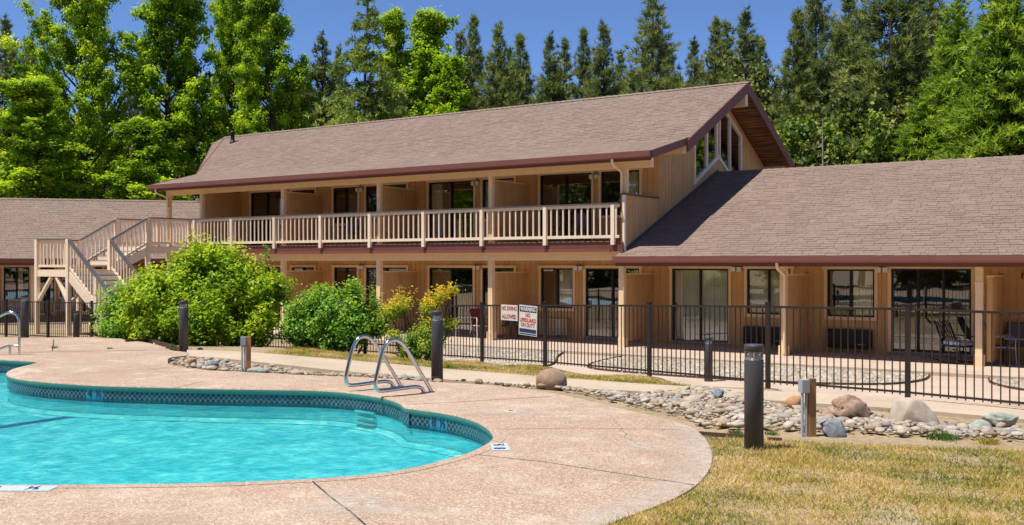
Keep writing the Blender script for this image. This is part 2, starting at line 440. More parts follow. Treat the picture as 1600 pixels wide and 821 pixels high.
def m_water():
    m = NT('pool_water'); v = m.pos()
    n1 = m.noise(v, 2.6, 4, .6, .6); n2 = m.noise(v, 9, 4, .65, .5)
    h = m.math('ADD', m.math('MULTIPLY', n1, .45), m.math('MULTIPLY', n2, .55))
    bp = m.new('ShaderNodeBump'); bp.inputs['Strength'].default_value = .55; bp.inputs['Distance'].default_value = .05; m.l.new(h, bp.inputs['Height'])
    tr = m.new('ShaderNodeBsdfTransparent'); m.l.new(m.ramp(h, [(.36, (.10, .57, .65)), (.5, (.25, .745, .79)), (.62, (.54, .91, .91))]), tr.inputs[0])
    gl = m.new('ShaderNodeBsdfGlossy'); gl.inputs['Roughness'].default_value = .04; m.l.new(bp.outputs[0], gl.inputs['Normal'])
    fr = m.new('ShaderNodeFresnel'); fr.inputs['IOR'].default_value = 1.33; m.l.new(bp.outputs[0], fr.inputs['Normal'])
    mx = m.new('ShaderNodeMixShader'); m.l.new(m.math('MULTIPLY', fr.outputs[0], .8), mx.inputs[0]); m.l.new(tr.outputs[0], mx.inputs[1]); m.l.new(gl.outputs[0], mx.inputs[2])
    m.l.new(mx.outputs[0], m.out.inputs[0]); return m.m
M['water'] = m_water()
def m_plaster():
    m = NT('pool_plaster'); v = m.pos(); a = m.noise(v, 1.4, 5, .6, .5)
    cau = m.vor(m.mix(.25, v, m.new('ShaderNodeTexNoise').outputs['Color']), 4.0, 'Distance', 'F1')
    m.base(m.ramp(a, [(.3, (.40, .64, .66)), (.55, (.52, .72, .73)), (.8, (.62, .78, .78))])).rough(.8); return m.m
M['plaster'] = m_plaster()
M['coping'] = m_concrete('water_bounce_coping', (.07, .21, .17), 1.5)  # turquoise light bounced up from the water is put into the coping colour
def m_tile():
    m = NT('lattice_tile'); u = m.coord('Object'); s = m.new('ShaderNodeSeparateXYZ'); m.l.new(u, s.inputs[0])
    # object space: x along the wall, z up; tile is 0.15 square
    X = m.math('MULTIPLY', s.outputs[0], 1 / .075); Z = m.math('MULTIPLY', s.outputs[2], 1 / .075)
    a = m.math('ABSOLUTE', m.math('SUBTRACT', m.math('FRACT', m.math('ADD', m.math('ADD', X, Z), 100.5)), .5))
    b = m.math('ABSOLUTE', m.math('SUBTRACT', m.math('FRACT', m.math('ADD', m.math('SUBTRACT', X, Z), 100.5)), .5))
    line = m.math('LESS_THAN', m.math('MINIMUM', a, b), .04)
    chk = m.math('LESS_THAN', m.math('MAXIMUM', a, b), .30)
    r = m.island()
    field = m.mix(chk, m.ramp(r, [(0, (.008, .03, .05)), (1, (.02, .06, .085))]), m.ramp(r, [(0, (.008, .012, .03)), (1, (.012, .04, .07))]))
    m.base(m.mix(line, field, (.26, .34, .36))).rough(.25); return m.m
M['tile'] = m_tile()
def plain(name, c, rough=.5, emit=None):
    m = NT(name); m.base(c).rough(rough); return m.m
M['tile_marker'] = plain('pale_blue_tile', (.035, .2, .29), .3); M['deck_marker'] = plain('pale_deck_tile', (.40, .48, .52), .6)
M['ink'] = plain('dark_blue_ink', (.015, .02, .07), .5); M['navy'] = plain('navy_print', (.02, .03, .12), .5)
M['signred'] = plain('red_print', (.45, .02, .02), .5); M['signwhite'] = paint('sign_face', (.68, .66, .6), .08, .5)
M['bluetile'] = plain('lane_tile', (.01, .08, .30), .4); M['reflector'] = plain('lamp_reflector', (.75, .76, .78), .25)
def m_cush():
    m = NT('striped_cushion'); s = m.new('ShaderNodeSeparateXYZ'); m.l.new(m.coord('Object'), s.inputs[0])
    f = m.math('FRACT', m.math('MULTIPLY', s.outputs[1], 5.0))
    m.base(m.ramp(f, [(0, (.68, .68, .70)), (.45, (.66, .67, .72)), (.55, (.22, .28, .48)), (.8, (.26, .32, .52)), (.9, (.66, .66, .68))])).rough(.9); return m.m
M['cushion'] = m_cush()
M['joint'] = plain('joint_sealant', (.035, .03, .035), .8)

# ================================================================== THE GROUND
DZ = 0.70                                     # pool deck level
WZ = 0.515                                    # water level
FLZ = 0.24                                    # pool floor
deck_px = [(165,527.5),(205,532),(250,541),(272,549),(292,551),(290,556.5),(268,559),(262,565),(272,573),(330,579.5),(400,583),(480,587),(560,590),(690,598),(760,602),(850,613),(900,622),(960,637),
           (1030,653),(1075,666),(1093,677),(1108,695),(1113,715),(1104,742),(1075,768),(1030,790),(962,815),(900,842),(800,905)]
deck_edge = catmull([gp(x, y, DZ) for x, y in deck_px], .2, closed=False)
deck_poly = deck_edge + [(-2.6, 2.2), (-2.4, -2), (-3, -9), (-30, -9), (-33, 2), gp(-420, 529, DZ), gp(-150, 529, DZ), gp(0, 529, DZ), gp(90, 528, DZ)]
pool_px = [(0,562),(35,563.6),(58,565.2),(63,567),(50,570.5),(24,577),(12.5,583.5),(20,589),(49,594.5),(97,598.5),(162,602.3),(220,604),(269,605.3),(350,607),(430,608.3),(500,609.8),(545,613),(585,618.5),(612,624),(628,630)]
pool_px2 = [(636,637),(690,644),(730,652.5),(760,665),(775,681),(770,690),(735,709),(690,722),(650,732),(600,740.5),(530,747.5),(450,752),(350,756),(250,758),(150,759),(0,759.5),(-250,760),(-700,760)]
pool_ctrl = [gp(x, y, DZ) for x, y in pool_px]
pool_b = [gp(x, y, DZ) for x, y in pool_px2]
pool_c = [(-13.5, 1.0), (-17.5, .2), (-21.5, 2.2), (-23, 5.2), (-21.0, 7.6)]
pool = resample(catmull(pool_ctrl, .08, False) + catmull(pool_b + pool_c + [pool_ctrl[0]], .08, False)[:-1], .15)
NP_ = len(pool)
parea = sum(pool[i][0]*pool[(i+1) % NP_][1] - pool[(i+1) % NP_][0]*pool[i][1] for i in range(NP_))
def pool_n(i):                                # unit normal pointing into the pool
    a = pool[(i - 1) % NP_]; b = pool[(i + 1) % NP_]; t = Vector((b[0]-a[0], b[1]-a[1])).normalized()
    return Vector((-t.y, t.x)) if parea > 0 else Vector((t.y, -t.x))

fence_pts = [(8.4, 14.5, .55), (6.0, 14.2, .55), (3.6, 14.0, .55), (1.2, 13.95, .55), (-1.0, 14.0, .55), (-3.15, 14.35, .56), (-5.3, 14.85, .52), (-7.8, 15.85, .44), (-10.75, 17.1, .33), (-12.83, 17.8, .25),
             (-14.9, 18.4, .17), (-17.2, 18.8, .1), (-19.6, 19.0, .05), (-22, 19.05, 0.0), (-24.4, 19.05, -.04), (-26.8, 19.05, -.08), (-29.2, 19.0, -.11), (-31.6, 18.95, -.13), (-34, 18.85, -.15), (-36.4, 18.75, -.15), (-38.8, 18.65, -.15)]
path_up = [(292,547,.69),(340,548.5,.67),(400,551.5,.65),(540,563,.60),(700,577,.54),(860,590,.50),(1000,600,.49),(1100,606,.50),(1200,611,.52),(1290,616.5,.52),(1420,624.5,.53),(1600,635,.53),(1800,648,.53)]
path_lo = [(292,557,.69),(340,560,.67),(400,566,.65),(540,581,.60),(690,593,.54),(850,605,.50),(1000,612,.49),(1100,618,.50),(1200,626,.52),(1290,632,.52),(1420,640,.53),(1600,656,.53),(1800,671,.53)]
def P3(q): x, y, z = q; g = gp(x, y, z); return (g[0], g[1], z)
pu = [P3(q) for q in path_up]; pl = [P3(q) for q in path_lo]
for q in (2.5, 5.5): pu.append((pu[12][0] + q, pu[12][1] + .05*q, .53)); pl.append((pl[12][0] + q, pl[12][1] + .05*q, .53))
lawn_px = [(1093,679),(1140,681.5),(1210,685),(1265,688),(1340,692),(1450,697),(1600,703),(1800,712)]
lawn_edge = [gp(x, y, .68) for x, y in lawn_px]
lawn_edge += [(lawn_edge[-1][0] + q, lawn_edge[-1][1] + .05*q) for q in (2.5, 5.5)]

ctrl = []
for (x, y, z) in pu + pl: ctrl.append((x, y, z - .05))
for i in range(len(pu)): ctrl.append(((pu[i][0]+pl[i][0])/2, (pu[i][1]+pl[i][1])/2, pl[i][2] - .05))
for i in range(len(fence_pts)):
    x, y, z = fence_pts[i]; ctrl.append((x, y, z - .04))
    a = fence_pts[max(i-1, 0)]; b = fence_pts[min(i+1, len(fence_pts)-1)]
    n = Vector((b[1]-a[1], -(b[0]-a[0]))).normalized()
    if n.y < 0: n = -n
    for k, zz in ((.5, .6), (1.1, .25)): ctrl.append((x + n.x*k, y + n.y*k, z*zz - .05))
    for k in (1.8, 3.0): ctrl.append((x + n.x*k, y + n.y*k, -.17))
    if x < -19: 
        ctrl.append((x, y - .7, z)); ctrl.append((x, y-2.0, z + .03)); ctrl.append((x+.6, y-3.2, z + .08))
for p in deck_edge[::3]: ctrl.append((p[0], p[1], DZ - (.012 if depth_of(*p) < 9.8 else .07)))
for x, y in lawn_edge: ctrl.append((x, y, .66))
for X in np.arange(-1, 12, 1.5):
    for Y in np.arange(-8, 8.1, 1.5): ctrl.append((X, Y, .685))
for X in np.arange(-40, 14, 3.0):
    for Y in (21.8, 23.2, 26, 30): ctrl.append((X, Y, -.17))
for X in np.arange(-60, 30, 6.0):
    for Y in (-25, -18, 40, 50): ctrl.append((X, Y, -.17 if Y > 0 else .65))
ctrl = np.array(ctrl)
def terrain(X, Y):
    X = np.asarray(X, float); Y = np.asarray(Y, float); sh = X.shape; X = X.ravel(); Y = Y.ravel(); out = np.zeros(len(X))
    for s in range(0, len(X), 4000):
        dx = X[s:s+4000, None] - ctrl[None, :, 0]; dy = Y[s:s+4000, None] - ctrl[None, :, 1]
        w = 1.0 / (dx*dx + dy*dy + .02) ** 2.2
        out[s:s+4000] = (w * ctrl[None, :, 2]).sum(1) / w.sum(1)
    f = -SF * X + CF * Y
    hill = np.clip(f - 56, 0, None) * .16
    return (out + hill).reshape(sh)
def tz(x, y): return float(terrain(np.array([x]), np.array([y]))[0])

gx = np.concatenate([[-900, -600, -400, -280, -200, -150, -120, -100, -84, -70, -60, -52, -46, -42], np.arange(-40, 8, .3), [9, 11, 14, 18, 24, 32, 45, 60, 90, 130, 200, 300, 500, 800]])
gy = np.concatenate([[-600, -300, -150, -80, -50, -30, -20, -14, -10, -7, -5], np.arange(-3, 24, .3), [25, 27, 30, 34, 38, 43, 48, 54, 60, 68, 76, 86, 98, 112, 130, 160, 200, 280, 400, 700, 1000]])
GX, GY = np.meshgrid(gx, gy); GZ = terrain(GX, GY); nx, ny = len(gx), len(gy)
def shrink(poly, k):
    c = np.array(poly); out = []
    n = len(poly); ar = sum(poly[i][0]*poly[(i+1) % n][1] - poly[(i+1) % n][0]*poly[i][1] for i in range(n))
    for i in range(n):
        a = Vector(poly[(i-1) % n]); b = Vector(poly[(i+1) % n]); t = (b - a)
        if t.length < 1e-6: continue
        t.normalize(); m = Vector((-t.y, t.x)) if ar > 0 else Vector((t.y, -t.x))
        out.append((poly[i][0] + m.x*k, poly[i][1] + m.y*k))
    return out
ins = inside(shrink(deck_poly, .25), GX, GY)
idx = np.arange(nx * ny).reshape(ny, nx)
quads = np.stack([idx[:-1, :-1], idx[:-1, 1:], idx[1:, 1:], idx[1:, :-1]], -1).reshape(-1, 4)
keep = ~(ins.ravel()[quads].all(1))
gme = np_mesh('ground', np.stack([GX.ravel(), GY.ravel(), GZ.ravel()], -1), quads[keep], M['ground'], smooth=True)
gme.materials.append(M['forest'])
cen = np.stack([GX.ravel(), GY.ravel()], -1)[quads[keep]].mean(1)
gme.polygons.foreach_set('material_index', ((-SF*cen[:, 0] + CF*cen[:, 1]) > 54).astype(np.int32))
tag(link('ground', gme), kind='structure')

# pool deck with the pool cut out of it
dm = fill_mesh('pool_deck', [deck_poly, pool], DZ, M['deck'])
bm = bmesh.new(); bm.from_mesh(dm)
bmesh.ops.subdivide_edges(bm, edges=[e for e in bm.edges if e.calc_length() > 1.2], cuts=2, use_grid_fill=True)
bmesh.ops.triangulate(bm, faces=bm.faces)
bm.to_mesh(dm); bm.free()
deck = tag(link('pool_deck', dm), kind='structure')
mb = MB()
for i in range(len(deck_poly)):
    p = deck_poly[i]; q = deck_poly[(i + 1) % len(deck_poly)]
    mb.add([(p[0], p[1], DZ), (q[0], q[1], DZ), (q[0], q[1], DZ - .16), (p[0], p[1], DZ - .16)], [(0, 1, 2, 3)])
mb.build('slab_edge', M['path'], deck)
rim = [p for p in deck_edge if depth_of(*p) < 10.5]; RV = []; RF = []; RT = []
for i, p in enumerate(rim):
    a = Vector(rim[max(i-1, 0)]); b = Vector(rim[min(i+1, len(rim)-1)]); t = (b - a).normalized(); n = Vector((t.y, -t.x))
    if not inside(deck_poly, [p[0] + n.x*.1], [p[1] + n.y*.1])[0]: n = -n
    for k, tt in ((.004, 1.0), (.12, .8), (.42, 0.0)): RV.append((p[0] + n.x*k, p[1] + n.y*k, DZ + .003)); RT.append(tt)
for i in range(len(rim) - 1):
    for k in (0, 1): RF.append((i*3+k, i*3+k+1, i*3+k+4, i*3+k+3))
link('worn_rim', np_mesh('worn_rim', np.array(RV), np.array(RF), M['rim'], np.array(RT)), deck)
def strip(pts, w, z):
    m = MB()
    for i in range(len(pts) - 1):
        a = Vector(pts[i]); b = Vector(pts[i+1]); t = (b - a).normalized(); n = Vector((-t.y, t.x)) * w * .5
        m.add([(*(a - n), z), (*(a + n), z), (*(b + n), z), (*(b - n), z)], [(0, 1, 2, 3)])
    return m
for pts, w in ((((488,752.5),(520,780),(548,800),(575,824)), .014), (((738,710),(850,722),(960,739),(1085,758)), .009), (((636,633),(760,626),(862,620)), .012),
               (((775,671),(900,669.5),(1065,672)), .008), (((0,551),(60,551),(150,549),(262,547.5)), .03), (((80,586),(170,582),(268,575)), .014),
               (((271,607),(320,596),(385,585)), .010), (((84,531),(82,549)), .02)):
    strip([gp(x, y, DZ + .004) for x, y in pts], w, DZ + .004).build('expansion_joint', M['joint'], deck)

# the pool: coping, waterline tiles, plaster shell, water
poolo = tag(bpy.data.objects.new('swimming_pool', None), kind='structure'); COL.objects.link(poolo); ORG[poolo.name] = Vector((0, 0, 0))
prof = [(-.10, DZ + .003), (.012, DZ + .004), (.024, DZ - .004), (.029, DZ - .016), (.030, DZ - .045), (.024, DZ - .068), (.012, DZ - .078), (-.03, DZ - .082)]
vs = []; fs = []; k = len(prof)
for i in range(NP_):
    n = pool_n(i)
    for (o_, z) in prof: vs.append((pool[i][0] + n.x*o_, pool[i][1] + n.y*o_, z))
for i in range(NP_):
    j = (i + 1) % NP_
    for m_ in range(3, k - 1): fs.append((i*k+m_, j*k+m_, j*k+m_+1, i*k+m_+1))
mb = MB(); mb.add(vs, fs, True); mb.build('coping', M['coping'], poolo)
fs = []
for i in range(NP_):
    j = (i + 1) % NP_
    for m_ in range(0, 3): fs.append((i*k+m_, j*k+m_, j*k+m_+1, i*k+m_+1))
mb = MB(); mb.add(vs, fs, True); mb.build('coping_lip', M['deck'], poolo)
vs = []; fs = []
for i in range(NP_):
    n = pool_n(i)
    for (o_, z) in ((-.012, DZ - .08), (-.012, WZ - .06), (-.012, FLZ)): vs.append((pool[i][0] + n.x*o_, pool[i][1] + n.y*o_, z))
fs2 = []
for i in range(NP_):
    j = (i + 1) % NP_
    fs2.append((i*3+1, j*3+1, j*3+2, i*3+2)); fs.append((i*3, j*3, j*3+1, i*3+1))
mb = MB(); mb.add(vs, fs2, True); mb.build('pool_wall', M['plaster'], poolo)
mb = MB(); mb.add(vs, fs, True); mb.build('tile_backing', M['tile'], poolo)
link('pool_floor', fill_mesh('pool_floor', [pool], FLZ, M['plaster']), poolo)
vs = []; fs = []
for i in range(NP_):
    n = pool_n(i)
    for (o_, z) in ((.0, FLZ + .05), (.03, FLZ + .016), (.09, FLZ + .006)): vs.append((pool[i][0] + n.x*o_, pool[i][1] + n.y*o_, z))
for i in range(NP_):
    j = (i + 1) % NP_
    for k in (0, 1): fs.append((i*3+k, j*3+k, j*3+k+1, i*3+k+1))
mb = MB(); mb.add(vs, fs, True); mb.build('floor_cove', M['white'], poolo)
tile_me = MB().box(-.0735, .0735, -.010, .010, -.072, .072).mesh('waterline_tile', M['tile'])
tile_mk = MB().box(-.0735, .0735, -.011, .011, -.072, .072).mesh('depth_marker_tile', M['tile_marker'])
def text_mesh(body, size, mat, name, bold=0.0):
    cu = bpy.data.curves.new(name, 'FONT'); cu.body = body; cu.size = size; cu.align_x = 'CENTER'; cu.align_y = 'CENTER'; cu.extrude = .0012; cu.offset = bold
    tmp = bpy.data.objects.new('tmp', cu); COL.objects.link(tmp)
    dg = bpy.context.evaluated_depsgraph_get(); me = bpy.data.meshes.new_from_object(tmp.evaluated_get(dg))
    bpy.data.objects.remove(tmp); me.materials.clear(); me.materials.append(mat); me.name = name; return me
txt = {'4': text_mesh('4', .15, M['ink'], 'numeral', .003), '8': text_mesh('8', .15, M['ink'], 'numeral', .003), '½': text_mesh('½', .14, M['ink'], 'numeral', .002)}
marks = {}
def nearest(px, py):
    g = gp(px, py, DZ); return min(range(NP_), key=lambda i: (pool[i][0]-g[0])**2 + (pool[i][1]-g[1])**2)
i4 = nearest(138, 601); i8 = nearest(683, 643)
for base_i, ch in ((i4, '4'), (i8, '8')):
    marks[base_i] = ch; marks[base_i + 1] = '½'
for i in range(NP_):
    n = pool_n(i); c = pool[i]
    vis = n.dot(Vector((-c[0], -c[1]))) > 0
    if not vis: continue
    t = math.atan2(-n.x, n.y) + math.pi       # local -y faces the water
    rz = math.atan2(n.y, n.x) + math.pi / 2
    loc = (c[0] + n.x*.001, c[1] + n.y*.001, WZ + .045)
    px = 800 + FOC * (CF*c[0] + SF*c[1]) / max(.5, depth_of(*c))
    if px < -250: continue
    mk = i in marks
    piece('depth_marker_tile' if mk else 'waterline_tile', tile_mk if mk else tile_me, poolo, loc, (0, 0, rz))
    if mk and marks[i]:
        piece('depth_numeral', txt[marks[i]], poolo, (c[0] + n.x*.016, c[1] + n.y*.016, WZ + .055), (R(90), 0, rz))
# recessed wall steps below the grab rails and the dark lane line on the floor
i_s = nearest(604, 614)
for kk in range(3):
    c = pool[i_s]; n = pool_n(i_s); t = Vector((-n.y, n.x))
    m = MB(); z = WZ - .045 - kk * .075; a = Vector((c[0], c[1])) - t*.2 + n*.0; b = Vector((c[0], c[1])) + t*.2
    m.bar((*a, z), (*b, z), .09, .022); m.build('wall_step', M['white'], poolo)
strip([gp(-90, 684, FLZ + .004), gp(0, 668, FLZ + .004), gp(60, 659, FLZ + .004), gp(126, 649.5, FLZ + .004)], .20, FLZ + .004).build('lane_line', M['bluetile'], poolo)
water = tag(link('pool_water', fill_mesh('pool_water', [[(p[0] - pool_n(i).x*.006, p[1] - pool_n(i).y*.006) for i, p in enumerate(pool)]], WZ, M['water'])), kind='structure')
# depth markers set in the deck
def deck_marker(px, py, rot, w, h, chars):
    g = gp(px, py, DZ); m = MB(); m.box(-w/2, w/2, -h/2, h/2, 0, .004)
    o = link('deck_depth_marker', m.mesh('deck_depth_marker', M['deck_marker']), deck, (g[0], g[1], DZ + .001), (0, 0, rot))
    n = len(chars)
    for q, ch in enumerate(chars):
        link('depth_numeral', txt[ch], o, ((q - (n-1)/2) * w / n, 0, .0055))
deck_marker(781, 699.5, R(128), .36, .16, '8½')
deck_marker(22, 764.5, R(34), .60, .17, '8½')
g = gp(798, 643, DZ)
mb = MB(); mb.lathe([(0, .006), (.08, .006), (.09, .002), (.10, 0)], 24, (g[0], g[1], DZ + .001)); mb.build('skimmer_lid', M['path'], deck)
mb = MB(); mb.lathe([(0, .0), (.03, .0)], 12, (g[0], g[1], DZ + .0075)); mb.build('lid_hole', M['joint'], deck)
for (px, py, rr) in ((648, 616, .42), (590, 610, .2), (800, 644, .40), (735, 706, .30), (778, 684, .22), (1000, 700, .3), (330, 770, .5), (560, 790, .45)):      # pale mineral stains by the anchors and the pool edge
    g = gp(px, py, DZ); SV = [(g[0], g[1], DZ + .0055)]; SF_ = []; ST = [1.0]
    for ring, tt in ((.45, .75), (1.0, 0.0)):
        for q in range(20):
            an = q*math.pi/10; k_ = rr*ring*(1 + .3*math.sin(3*an + px) + .15*math.sin(5*an)); SV.append((g[0] + k_*1.2*math.cos(an), g[1] + k_*math.sin(an), DZ + .0055)); ST.append(tt)
    for q in range(20): SF_ += [(0, 1+q, 1+(q+1) % 20), (1+q, 21+q, 21+(q+1) % 20), (1+q, 21+(q+1) % 20, 1+(q+1) % 20)]
    if all(not inside(pool, [v[0]], [v[1]])[0] for v in SV): link('mineral_stain', np_mesh('mineral_stain', np.array(SV), np.array(SF_), M['rim'], np.array(ST)), deck)
def crack(px0, px1, seed):
    r_ = random.Random(seed); pts = []; n = 26; x0, y0 = px0; x1, y1 = px1
    a = gp(x0, y0, DZ); b = gp(x1, y1, DZ); o_ = 0.0
    for i in range(n + 1):
        o_ += r_.uniform(-.03, .03); pts.append((a[0] + (b[0]-a[0])*i/n + o_*.5, a[1] + (b[1]-a[1])*i/n + o_))
    strip(pts, .0026, DZ + .0042).build('hairline_crack', M['joint'], deck)
crack((300, 600), (180, 560), 2); crack((960, 655), (1010, 700), 9)

# concrete path between the rock bed and the fence
mb = MB(); n = len(pu)
uu = catmull([(p[0], p[1]) for p in pu], .4, False); ll = catmull([(p[0], p[1]) for p in pl], .4, False)
def lerp_strip(a, b, m):
    A = np.array(a); B = np.array(b); sa = np.linspace(0, len(A)-1, m); sb = np.linspace(0, len(B)-1, m)
    ia = np.stack([np.interp(sa, range(len(A)), A[:, q]) for q in range(A.shape[1])], -1); ib = np.stack([np.interp(sb, range(len(B)), B[:, q]) for q in range(B.shape[1])], -1)
    return ia, ib
pa, pb = lerp_strip(pu, pl, 60)
vs = [tuple(p) for p in pa] + [tuple(p) for p in pb] + [(p[0], p[1], p[2] - .14) for p in pa] + [(p[0], p[1], p[2] - .14) for p in pb]
fs = []
for i in range(59):
    fs += [(60+i, 60+i+1, i+1, i), (120+i, 120+i+1, i+1, i), (60+i, 60+i+1, 180+i+1, 180+i)]
mb.add(vs, fs); tag(mb.build('path', M['path']), kind='structure')

# walk and patio behind the fence
def offs(k):
    out = []
    for i, (x, y, z) in enumerate(fence_pts):
        if x < -15: continue
        a = fence_pts[max(i-1, 0)]; b = fence_pts[i+1]; nn = Vector((b[1]-a[1], -(b[0]-a[0]))).normalized()
        if nn.y < 0: nn = -nn
        out.append((x + nn.x*k, y + nn.y*k))
    return out
fo = offs(1.75)
walk = fo + [(-17, 23.3), (8, 23.3), (8, 15.9)]
tag(link('walkway', fill_mesh('walkway', [walk], -.08, M['patio'])), kind='structure')
mb = MB(); mb.box(-33.5, 9, 23.25, 27.12, -.12, 0); patio = tag(mb.build('patio_slab', M['patio']), kind='structure')
beds = {'A': [(1000,556),(1060,559),(1200,565),(1300,569),(1430,576),(1450,584),(1440,596),(1380,602),(1250,600),(1100,592),(1015,586),(930,578),(918,574),(950,563)],
        'B': [(660,536),(760,541),(860,546),(880,549),(872,558),(850,574),(800,574),(740,571),(660,566)],
        'C': [(1545,593),(1562,585),(1610,579),(1700,582),(1800,590),(1800,622),(1680,618),(1600,611),(1555,602)]}
bed_root = None
for nm, poly in beds.items():
    wp = catmull([gp(x, y, -.075) for x, y in poly], .25)
    o = tag(link('gravel_bed', fill_mesh('gravel_bed', [wp], -.073, M['ground'])), kind='structure')
    mb = MB()
    for i in range(len(wp)):
        a_, b_ = wp[i], wp[(i+1) % len(wp)]; mb.bar((a_[0], a_[1], -.06), (b_[0], b_[1], -.06), .035, .05)
    mb.build('bed_edging', M['edging'], o)
    xs = [p[0] for p in wp]; ys = [p[1] for p in wp]
    nn = int((max(xs)-min(xs)) * (max(ys)-min(ys)) * 260)
    X = rng.uniform(min(xs), max(xs), nn); Y = rng.uniform(min(ys), max(ys), nn); m_ = inside(wp, X, Y); X = X[m_]; Y = Y[m_]
    N = len(X)
    oct_v = np.array([(1,0,0),(0,1,0),(-1,0,0),(0,-1,0),(0,0,1)], float); oct_f = np.array([(0,1,4),(1,2,4),(2,3,4),(3,0,4)])
    s = rng.uniform(.022, .055, N); an = rng.uniform(0, 6.28, N)
    V = np.repeat(oct_v[None], N, 0) * np.stack([s * rng.uniform(.8, 1.5, N), s, s * rng.uniform(.5, .9, N)], -1)[:, None, :]
    V[:, 4, :2] += rng.normal(0, .008, (N, 2))
    Vx = V[..., 0]*np.cos(an)[:, None] - V[..., 1]*np.sin(an)[:, None]; Vy = V[..., 0]*np.sin(an)[:, None] + V[..., 1]*np.cos(an)[:, None]
    V = np.stack([Vx + X[:, None], Vy + Y[:, None], V[..., 2] - .075 + rng.uniform(0, .012, N)[:, None]], -1).reshape(-1, 3)
    F = (oct_f[None] + (np.arange(N) * 5)[:, None, None]).reshape(-1, 3)
    po = link('pebbles', np_mesh('pebbles', V, F, M['pebble'], smooth=True), o); po['kind'] = 'stuff'

# ================================================================== BUILDINGS
POST_Y, WALL_Y, RIDGE_Y, EAVE_Y = 25.2, 27.1, 31.67, 24.6
XG = -13.05                                   # gable end of the two-storey part
def columns(x0, x1, openings, step=.2):
    e = set([round(x0, 4), round(x1, 4)])
    x = math.ceil(x0 / step) * step
    while x < x1: e.add(round(x, 4)); x += step
    for (a, b, c, d) in openings:
        for q in (a, b):
            if x0 < q < x1: e.add(round(q, 4))
    return sorted(e)
def spans(xa, xb, z0, z1, openings):
    iv = [(z0, z1)]
    for (a, b, c, d) in openings:
        if xa >= a - 1e-3 and xb <= b + 1e-3:
            nv = []
            for (p, q) in iv:
                if c > p: nv.append((p, min(q, c)))
                if d < q: nv.append((max(p, d), q))
            iv = [(p, q) for p, q in nv if q - p > .01]
    return iv
UNIT = MB().box(0, 1, 0, 1, 0, 1).mesh('siding_board', M['siding'])
def front_wall(parent, x0, x1, z0, z1, y, openings, separate=False, name='wall', th=.12):
    """vertical grooved siding on the plane y (facing -y): a backing with gaps between proud boards"""
    back = MB(); brd = MB(); cols = columns(x0, x1, openings)
    for xa, xb in zip(cols[:-1], cols[1:]):
        for (p, q) in spans(xa, xb, z0, z1, openings):
            back.box(xa, xb, y, y + th, p, q)
    w = back.build(name, M['siding'], parent)
    for xa, xb in zip(cols[:-1], cols[1:]):
        for (p, q) in spans(xa, xb, z0, z1, openings):
            if xb - xa < .04: continue
            if separate: piece('siding_board', UNIT, w, (xa + .006, y - .014, p), scale=(xb - xa - .012, .0135, q - p))
            else: brd.box(xa + .006, xb - .006, y - .014, y - .0005, p, q)
    if not separate: brd.build('siding_boards', M['siding'], w)
    return w
def side_wall(parent, x, poly, sgn, name, th=.12, step=.2, hole=None):
    """grooved siding on the plane x with outline poly [(y, z)] (y-monotone top and bottom)"""
    ys = [p[0] for p in poly]
    def cut(y):
        zs = []
        for i in range(len(poly)):
            (ya, za), (yb, zb) = poly[i], poly[(i+1) % len(poly)]
            if (ya <= y <= yb or yb <= y <= ya) and abs(yb - ya) > 1e-6: zs.append(za + (zb - za)*(y - ya)/(yb - ya))
        return min(zs), max(zs)
    e = sorted(set([round(q, 4) for q in ys] + [round(q, 4) for q in np.arange(math.ceil(min(ys)/step)*step, max(ys), step)] + ([round(h[0], 4) for h in hole[0]] if hole else [])))
    back = MB(); brd = MB()
    def slab(m, ya, yb, za0, za1, zb0, zb1, xa, xb):
        m.add([(xa,ya,za0),(xa,yb,zb0),(xa,yb,zb1),(xa,ya,za1),(xb,ya,za0),(xb,yb,zb0),(xb,yb,zb1),(xb,ya,za1)], [(0,1,2,3),(7,6,5,4),(0,4,5,1),(1,5,6,2),(2,6,7,3),(3,7,4,0)])
    for ya, yb in zip(e[:-1], e[1:]):
        if yb - ya < .01: continue
        la, ha = cut(ya + 1e-4); lb, hb = cut(yb - 1e-4)
        rngs = [((la, ha), (lb, hb))]
        if hole and ya >= hole[1] - 1e-3 and yb <= hole[2] + 1e-3:
            h0a, h1a = hole[3](ya); h0b, h1b = hole[3](yb); rngs = [((la, h0a), (lb, h0b)), ((h1a, ha), (h1b, hb))]
        for (p, q) in rngs:
            if p[1] - p[0] < .01 and q[1] - q[0] < .01: continue
            slab(back, ya, yb, p[0], p[1], q[0], q[1], x, x - sgn*th)
            slab(brd, ya + .006, yb - .006, p[0], p[1], q[0], q[1], x + sgn*.014, x + sgn*.0005)
    w = back.build(name, M['siding'], parent); brd.build('siding_boards', M['siding'], w); return w
